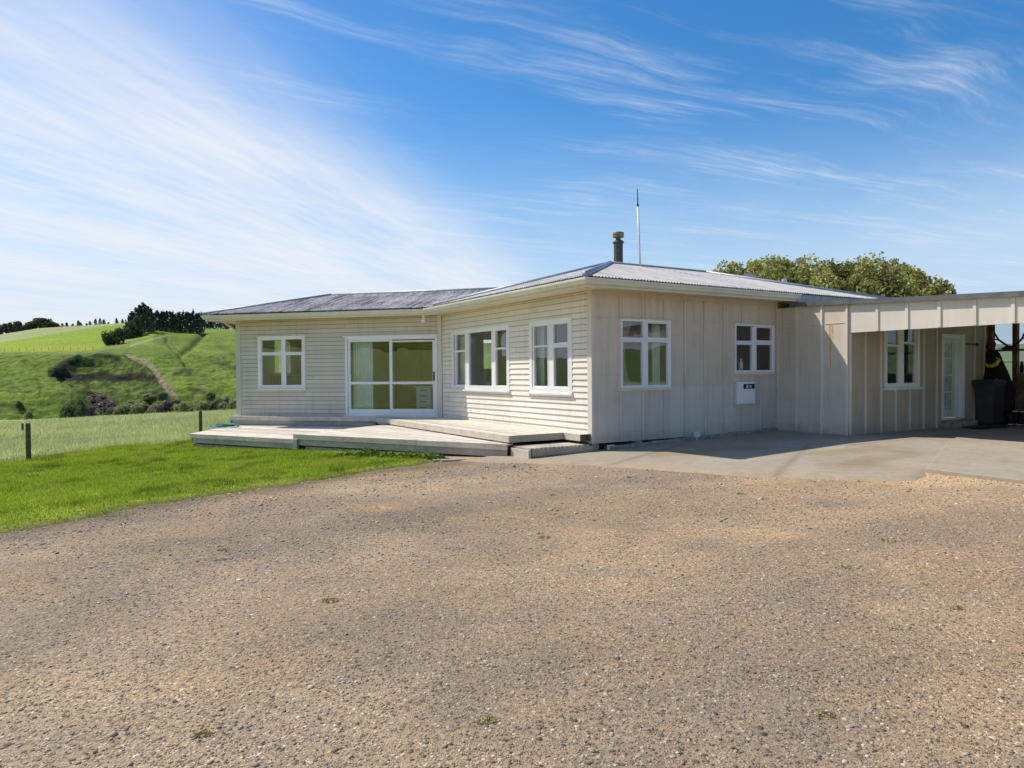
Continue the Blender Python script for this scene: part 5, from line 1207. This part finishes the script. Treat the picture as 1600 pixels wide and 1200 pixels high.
# ------------------------------------------------------------------ fence posts
def post(u, d, h, w, label, lean=0, bury=.3):
    x = (u - 800) / 1100 * d; z = float(terrain_z(np.array([x]), np.array([d]))[0]) - (.07 if hypot(x, d) < 34 else 0)
    m = MB(); ww = w / 2; V = []
    k = 10
    m.tube([(x, d, z - bury), (x + lean * .5, d, z + h * .5), (x + lean, d, z + h - .02), (x + lean, d, z + h)], [ww, ww * 1.02, ww * .98, ww * .8], k)
    o = m.build('fence_post', M['post'], None); tag(o, label, 'fence post', 'fence posts round the lawn'); return o
post(42.5, 15.4, .93, .10, 'nearest dark wooden fence post, tall, at the edge of the lawn')
post(34, 34, .62, .10, 'short dark fence post standing just behind the nearest one')
post(312.5, 22.5, .92, .105, 'dark fence post beside the left corner of the deck')
for k, (u, d) in enumerate(((27, 102), (75.5, 104), (121.5, 108), (188.5, 109), (255, 110))):
    x = (u - 800) / 1100 * d; z = float(terrain_z(np.array([x]), np.array([d]))[0]); m = MB(); m.tube([(x, d, z - .1), (x, d, z + .85)], .022, 6)
    o = m.build('fence_standard', M['post'], None); tag(o, 'thin electric fence standard far out in the pale paddock', 'fence standard', 'electric fence standards in the paddock')
# fence along the top of the bank
for u in np.arange(8, 150, 11.5):
    d = 203.; x = (u - 800) / 1100 * d; z = float(terrain_z(np.array([x]), np.array([d]))[0]); m = MB(); m.tube([(x, d, z - .3), (x, d, z + .85)], .045, 6)
    o = m.build('fence_post', M['post'], None); tag(o, 'tiny distant fence post along the top of the green bank', 'fence post', 'fence posts along the top of the bank')

# ------------------------------------------------------------------ trees
def leaf_mat(name, var=.3):
    t = NT(name, .65, .25); a = t.n('ShaderNodeVertexColor', layer_name='col'); t.col(a.outputs['Color'])
    tl = t.n('ShaderNodeBsdfTranslucent'); t.l(a.outputs['Color'], tl.inputs[0]); mx = t.n('ShaderNodeMixShader'); mx.inputs[0].default_value = .28
    t.l(t.b.outputs[0], mx.inputs[1]); t.l(tl.outputs[0], mx.inputs[2]); t.l(mx.outputs[0], t.out.inputs[0]); return t.m
LM = leaf_mat('foliage'); BK = m_plain('bark', (.10, .08, .06), .9, scale=10, var=.4)
def cards(P, size, colr, up_bias=.0, aspect=1.0, droop=0, r=None):
    r = r or rng; n = len(P)
    a = r.normal(size=(n, 3)); a /= np.linalg.norm(a, axis=1)[:, None]; a[:, 2] *= (1 - up_bias); a /= np.linalg.norm(a, axis=1)[:, None]
    b = r.normal(size=(n, 3)); b -= a * (a * b).sum(1)[:, None]; b /= np.linalg.norm(b, axis=1)[:, None]
    s = (size * (.6 + .8 * r.random(n)))[:, None]
    V = np.stack([P - a * s * .5 - b * s * .28 * aspect, P + a * s * .1 - b * s * .42 * aspect, P + a * s * .62, P + a * s * .05 + b * s * .42 * aspect], 1).reshape(-1, 3)
    return V, np.arange(4 * n).reshape(-1, 4), np.repeat(colr, 4, 0)
def crown_round(r, R, Hc, n, leaf, cols, lobes=26, zbase=0, shape=1.0):
    """clumpy crown: lobes on an ellipsoid, leaves packed on each lobe's surface"""
    th = r.random(lobes) * 2 * pi; ph = np.arccos(1 - 1.75 * r.random(lobes)); rad = .62 + .2 * r.random(lobes)
    L = np.stack([R * rad * np.sin(ph) * np.cos(th), R * rad * np.sin(ph) * np.sin(th), Hc * .5 + Hc * .5 * rad * np.cos(ph)], -1)
    lr = R * (.26 + .22 * r.random(lobes)); lb = .75 + .5 * r.random(lobes)
    i = r.integers(0, lobes, n); d = r.normal(size=(n, 3)); d /= np.linalg.norm(d, axis=1)[:, None]
    q = (.72 + .36 * r.random(n) ** 1.2); P = L[i] + d * (lr[i] * q)[:, None] * np.array([1, 1, 1.1 * shape])
    tw = r.random(n) < .03; P[tw] += d[tw] * (lr[i][tw] * .45 * r.random(tw.sum()))[:, None]
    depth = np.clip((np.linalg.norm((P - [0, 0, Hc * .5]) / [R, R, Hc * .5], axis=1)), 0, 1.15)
    k = r.random(n)[:, None]; C = cols[0] * (1 - k) + cols[1] * k; C = C * (.45 + .6 * depth)[:, None] * lb[i][:, None]  # inner leaves darker: crown shade put into the leaf colour
    if len(cols) > 2: br = (r.random(n) < .10)[:, None]; C = np.where(br, cols[2], C)
    P[:, 2] += zbase
    V, F, C = cards(P, leaf, C, r=r); return V, F, C
def crown_pine(r, R, Hc, n, leaf, cols, lean=0):
    tiers = 11; z = r.random(n) ** .85; i = (z * tiers).astype(int); zt_ = i / tiers
    nb = 7; br = r.integers(0, nb, n); off = r.random((tiers + 1, nb)) * 2 * pi; ln = .55 + .6 * r.random((tiers + 1, nb))
    th = off[i, br] + r.normal(size=n) * .28; rad = R * (1 - zt_) ** .75 * ln[i, br] * np.sqrt(r.random(n)) + .1 * R * r.random(n)
    zz = Hc * (zt_ + .10 * r.normal(size=n) * .35) + .05 * Hc * (rad / R) + Hc * .04
    P = np.stack([rad * np.cos(th), rad * np.sin(th), zz], -1)
    k = r.random(n)[:, None]; C = (cols[0] * (1 - k) + cols[1] * k) * (.5 + .7 * np.clip(rad / R, 0, 1))[:, None]  # shade near the trunk put into the needle colour
    return cards(P, leaf, C, up_bias=.4, r=r)
def crown_obj(VFC, name, parent):
    return np_mesh(name, VFC[0], VFC[1], LM, VFC[2], parent=parent)
def trunk_obj(r, h, rb, parent, limbs=5, spread=1.0, z0=-.3):
    m = MB(); m.tube([(0, 0, z0), (rb * .3, 0, h * .3), (-rb * .2, rb * .3, h * .65), (0, 0, h)], [rb * 1.25, rb, rb * .7, rb * .25], 8)
    for k in range(limbs):
        t_ = .3 + .6 * k / max(1, limbs); a = r.random() * 2 * pi; L = spread * (.5 + .4 * r.random())
        m.tube([(0, 0, h * t_), (cos(a) * L * .5, sin(a) * L * .5, h * t_ + .25 * L), (cos(a) * L, sin(a) * L, h * t_ + .7 * L)], [rb * .5, rb * .32, rb * .12], 6)
    o = m.build('trunk', BK, None, smooth=True); o.parent = parent; return o
def tree_thing(name, x, y, z, label, cat, group, crown, th, rb, limbs=4, spread=1., seed=0, rot=0):
    t = empty(name, (x, y, z), label, cat, group); r = np.random.default_rng(seed)
    t.rotation_euler = (0, 0, rot); crown_obj(crown(r), 'crown', t); trunk_obj(r, th, rb, t, limbs, spread); return t
def copy_thing(src, x, y, z, rot, sc, label, group=None):
    c = src.copy(); COL.objects.link(c); c.location = (x, y, z); c.rotation_euler = (0, 0, rot); c.scale = sc
    c['label'] = label
    if group: c['group'] = group
    for ch in list(src.children):
        q = ch.copy(); COL.objects.link(q); q.parent = c
    return c
def tz(x, y): return float(terrain_z(np.array([x], float), np.array([y], float))[0])
# clipped olive-green trees behind the carport
gcols = (G(.19, .20, .045), G(.49, .465, .135), G(.62, .58, .36))
big = [(1235, 401, 37, 1.3, 'olive tree filling the gap above the silver vent pipe'), (1338, 402, 37, 1.35, 'olive tree set back just left of the largest one'), (1402, 408, 36.5, 1.3, 'olive tree set back just right of the largest one'), (1126, 408, 35, 1.25, 'small low round olive tree at the left end of the clump behind the house'), (1160, 409, 36, 1.15, 'low olive tree just above the satellite dish'),
       (1182, 404, 36, 1.2, 'olive tree rising directly behind the satellite dish'), (1209, 400, 34, 1.4, 'round olive tree left of the silver vent pipe'), (1262, 398, 35, 1.35, 'rounded olive tree right of the silver vent pipe'),
       (1312, 398, 36, 1.4, 'tall olive tree near the middle of the clump behind the house'), (1372, 397, 34, 1.6, 'largest olive tree, second highest mass above the carport roof'),
       (1425, 422, 35, 1.25, 'lower olive tree sloping down right of the largest one'), (1457, 432, 34, 1.05, 'rightmost small olive tree tailing off above the carport roof'), (1290, 425, 32.5, 1.1, 'short olive tree in front of the clump above the roof hip'), (1345, 430, 32, 1.2, 'front olive tree rising above the carport roof corner')]
for k, (u, v, d, R, lab) in enumerate(big):
    x = (u - 800) / 1100 * d; zt_ = CH + (578 - v) / 1100 * d; z0 = tz(x, d); hh = zt_ - z0
    def olive(r):
        tn = .78 + .42 * ((k * 5) % 13) / 12
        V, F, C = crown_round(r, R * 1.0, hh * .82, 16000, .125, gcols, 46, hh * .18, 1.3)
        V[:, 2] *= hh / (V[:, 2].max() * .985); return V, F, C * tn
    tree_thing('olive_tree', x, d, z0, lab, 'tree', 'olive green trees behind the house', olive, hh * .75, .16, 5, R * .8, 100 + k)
# pines on the hill
pcols = (G(.06, .08, .05), G(.14, .17, .09)); bcols = (G(.055, .075, .035), G(.15, .18, .075))
proto = {}
def pine(u, vtop, vbase, d, wpx, label, group, kind, seed, n=1100):
    x = (u - 800) / 1100 * d; z0 = tz(x, d); hh = max(2., (vbase - vtop) / 1100 * d); R = wpx / 2 / 1100 * d
    key = (kind, seed % 4)
    if key not in proto:
        if kind == 'pine': cf = lambda r: crown_pine(r, 1.0, 3.0 * .94, n, .26, pcols)
        elif kind == 'bush': cf = lambda r: crown_round(r, 1.0, 2.4, n + 900, .2, bcols, 26, -.45)
        elif kind == 'round': cf = lambda r: crown_round(r, 1.0, 2.5, n + 900, .22, bcols, 26, -.25)
        else: cf = lambda r: crown_round(r, 1.0, 2.0, n + 300, .26, (G(.10, .085, .06), G(.20, .175, .12)), 18, .1)
        H0 = {'pine': 3.0, 'round': 2.3, 'brown': 2.1, 'bush': 1.95}[kind]
        r = np.random.default_rng(900 + hash(key[1]) % 50 + len(kind)); t = empty('pine_tree' if kind == 'pine' else 'broad_tree', (x, d, z0), label, 'tree', group)
        crown_obj(cf(r), 'crown', t); trunk_obj(r, H0 * .8, .06, t, 3, .5); t['H0'] = 1.0; proto[key] = (t, H0); del t['H0']
        t.scale = (R, R, hh / H0); return t
    s_, H0 = proto[key]; return copy_thing(s_, x, d, z0, random.uniform(0, 6), (R, R, hh / H0), label, group)
for k, (u, vt) in enumerate(((-8, 511), (2, 509), (11, 508), (20, 506), (29, 504))): pine(u, vt, 527 - (u * .12), 412, 13, 'low brownish tree at the far left end of the skyline belt', 'brownish trees at the left of the skyline', 'brown', k)
for k, (u, vt, w) in enumerate(((40, 502, 16), (50, 499, 17), (60, 496, 19), (72, 493.5, 22), (82, 500, 14), (90, 503, 12))): pine(u, vt, 516 - u * .03, 414, w, 'rounded dark tree in the shelter belt on the left skyline', 'rounded trees of the left shelter belt', 'brown' if k < 3 else 'round', k)
for k, (u, vt, w) in enumerate(((99, 503, 9), (106, 502, 9), (115, 504, 9), (124, 499, 10), (128, 503, 8), (137, 504, 8), (142, 501, 9), (151, 497, 9), (158, 497, 8), (164, 499, 9), (171, 503, 7), (184, 497, 9), (193, 499, 8))): pine(u, vt, 512.5 - (u - 100) * .04, 415, w, 'small distant conifer on the skyline above the upper field', 'distant conifers on the skyline', 'pine', k, 450)
for k, (u, vt, vb, d, w) in enumerate(((199, 510, 537, 258, 17), (204, 501, 536, 262, 20), (209, 494, 535, 265, 22), (215, 487, 533, 268, 24), (221, 483, 531, 271, 24), (227, 480, 529, 274, 24), (233, 483, 526, 278, 22), (238, 485, 523, 282, 18))): pine(u, vt, vb, d, w, 'large dark conifer in the dense clump at the left end of the hilltop row', 'conifers at the left end of the hilltop row', 'pine', k, 1500)
for k, (u, vt, vb, d, w) in enumerate(((198, 520, 540, 256, 16), (206, 512, 540, 258, 16), (216, 508, 540, 262, 16))): pine(u, vt, vb, d, w, 'low dark bush under the clump of conifers on the hill', 'low bushes under the hilltop conifers', 'bush', k)
for k in range(20):
    u = 238 + k * 4.1; pine(u + random.uniform(-.8, .8), 485 + random.uniform(-2.5, 3) + k * .22, 516 + k * .33, 290 + .8 * k, 14.5 + random.uniform(-1.5, 2.5), 'dark conifer in the even row along the hilltop', 'dark conifers in the hilltop row', 'pine', k)
for k in range(18):
    u = 317 + k * 3.6; pine(u + random.uniform(-1, 1), 495 + random.uniform(-1.5, 2), 518, 405, 9.5 + random.uniform(-.5, 1.), 'farther conifer in the row running behind the house eave', 'farther conifers behind the eave', 'pine', k)
for k, (u, vt, w) in enumerate(((173, 518.5, 21), (186, 516.5, 18))): pine(u, vt, 542, 238, w, ('left' if k == 0 else 'right') + ' half of the dark round bush pair below the hilltop trees', 'dark round bushes on the hill', 'bush', k)
# scrub along the gully
scols = [(G(.19, .155, .125), G(.36, .30, .235)), (G(.20, .215, .09), G(.38, .39, .18)), (G(.09, .115, .045), G(.21, .24, .09)), (G(.28, .25, .11), G(.46, .41, .22))]
sp = {}
snm = ['bare purplish brown', 'grey-green', 'dark green', 'dry straw coloured']
rs = random.Random(4); scr = [(44, 641, 12, 3), (30, 645, 10, 2), (294, 611, 13, 2), (313, 607, 14, 0), (126, 624, 10, 2)]
for k in range(46):
    u = 104 + k * 6.3 + rs.uniform(-2.5, 2.5)
    c = 2 if u < 135 else (0 if u < 176 or 248 < u < 272 else rs.choice((1, 1, 0, 2, 3, 1)))
    scr.append((u, 635.5 - .022 * (u - 110) - (6 if 150 < u < 170 or 252 < u < 275 or u > 330 else 0) + rs.uniform(-4, 6), rs.uniform(13, 22), c))
for k, (u, vt, w, c) in enumerate(scr):
    d = 127 + rs.uniform(-4, 4) if vt > 615 else 150; x = (u - 800) / 1100 * d; R = w / 2 / 1100 * d
    zt_ = CH + (588.8 - vt - u * .0077) / 1100 * d; hh = max(1.4, 2.3 * R * rs.uniform(.9, 1.2)); z0 = max(tz(x, d) - .3, zt_ - hh); hh = zt_ - z0 if vt > 615 else 1.8
    hh = max(hh, 1.2); lab = snm[c] + ' scrub bush in the gully below the hillside'
    if c not in sp:
        t = empty('scrub_bush', (x, d, z0), lab, 'bush', snm[c] + ' scrub in the gully'); r = np.random.default_rng(300 + c)
        crown_obj(crown_round(r, 1., 1.9, 1500, .2, scols[c], 24, -.42), 'crown', t); trunk_obj(r, .7, .05, t, 4, .5); t.scale = (R * 1.15, R, hh / 1.6); sp[c] = t
    else: copy_thing(sp[c], x, d, z0, rs.uniform(0, 6), (R * 1.15, R, hh / 1.6), lab, snm[c] + ' scrub in the gully')
# weeds: leafy clump at the deck corner and small tufts on the gravel
def tuft(x, y, z, R, h, n, cols, label, group, cat='weed', name='weed_tuft', leaf=.05):
    r = np.random.default_rng(int(abs(x * 1000 + y * 77)) % 9999)
    th = r.random(n) * 2 * pi; rr = R * np.sqrt(r.random(n)); P = np.stack([x + rr * np.cos(th) * 1.3, y + rr * np.sin(th), z + h * r.random(n) * (1 - (rr / R) ** 2 * .7)], -1)
    k = r.random(n)[:, None]; C = (cols[0] * (1 - k) + cols[1] * k)
    V, F, C = cards(P, leaf, C, up_bias=.2, r=r); o = np_mesh(name, V, F, LM, C); tag(o, label, cat, group)
wc = (G(.06, .11, .012), G(.16, .24, .03))
for k, (x, y, R, h) in enumerate(((-1.55, 13.05, .22, .16), (-1.95, 13.15, .20, .18), (-2.35, 13.35, .18, .14), (-2.8, 13.7, .2, .2), (-1.25, 13.0, .14, .08), (-3.3, 13.9, .16, .12))):
    tuft(x, y, -.06 + .01 * k * -1, R, h, 240, wc, 'leafy green weed clump against the front edge of the deck', 'leafy weeds along the deck edge', name='weed_clump', leaf=.06)
mc = (G(.26, .22, .08), G(.42, .36, .15))
for k, (u, v) in enumerate(((862, 772), (850, 837), (346, 861), (342, 877), (513, 940), (1290, 1117), (1498, 946), (1322, 883), (1390, 842), (310, 1151), (1158, 770), (757, 1130))):
    f = 1100.03; du, dv = u - 800, v - 600; b_ = dv - ro * du; d = (CH) / ((b_ + f * pt_) / f + .03 * du / f); x = du / f * d
    tuft(x, d, float(yard_z(x, d)), (.025 + .004 * d) * (.7 + .6 * ((k * 37) % 10) / 10), .009, 60, mc, 'small flat mossy tuft growing on the gravel', 'mossy tufts on the gravel', leaf=.016)
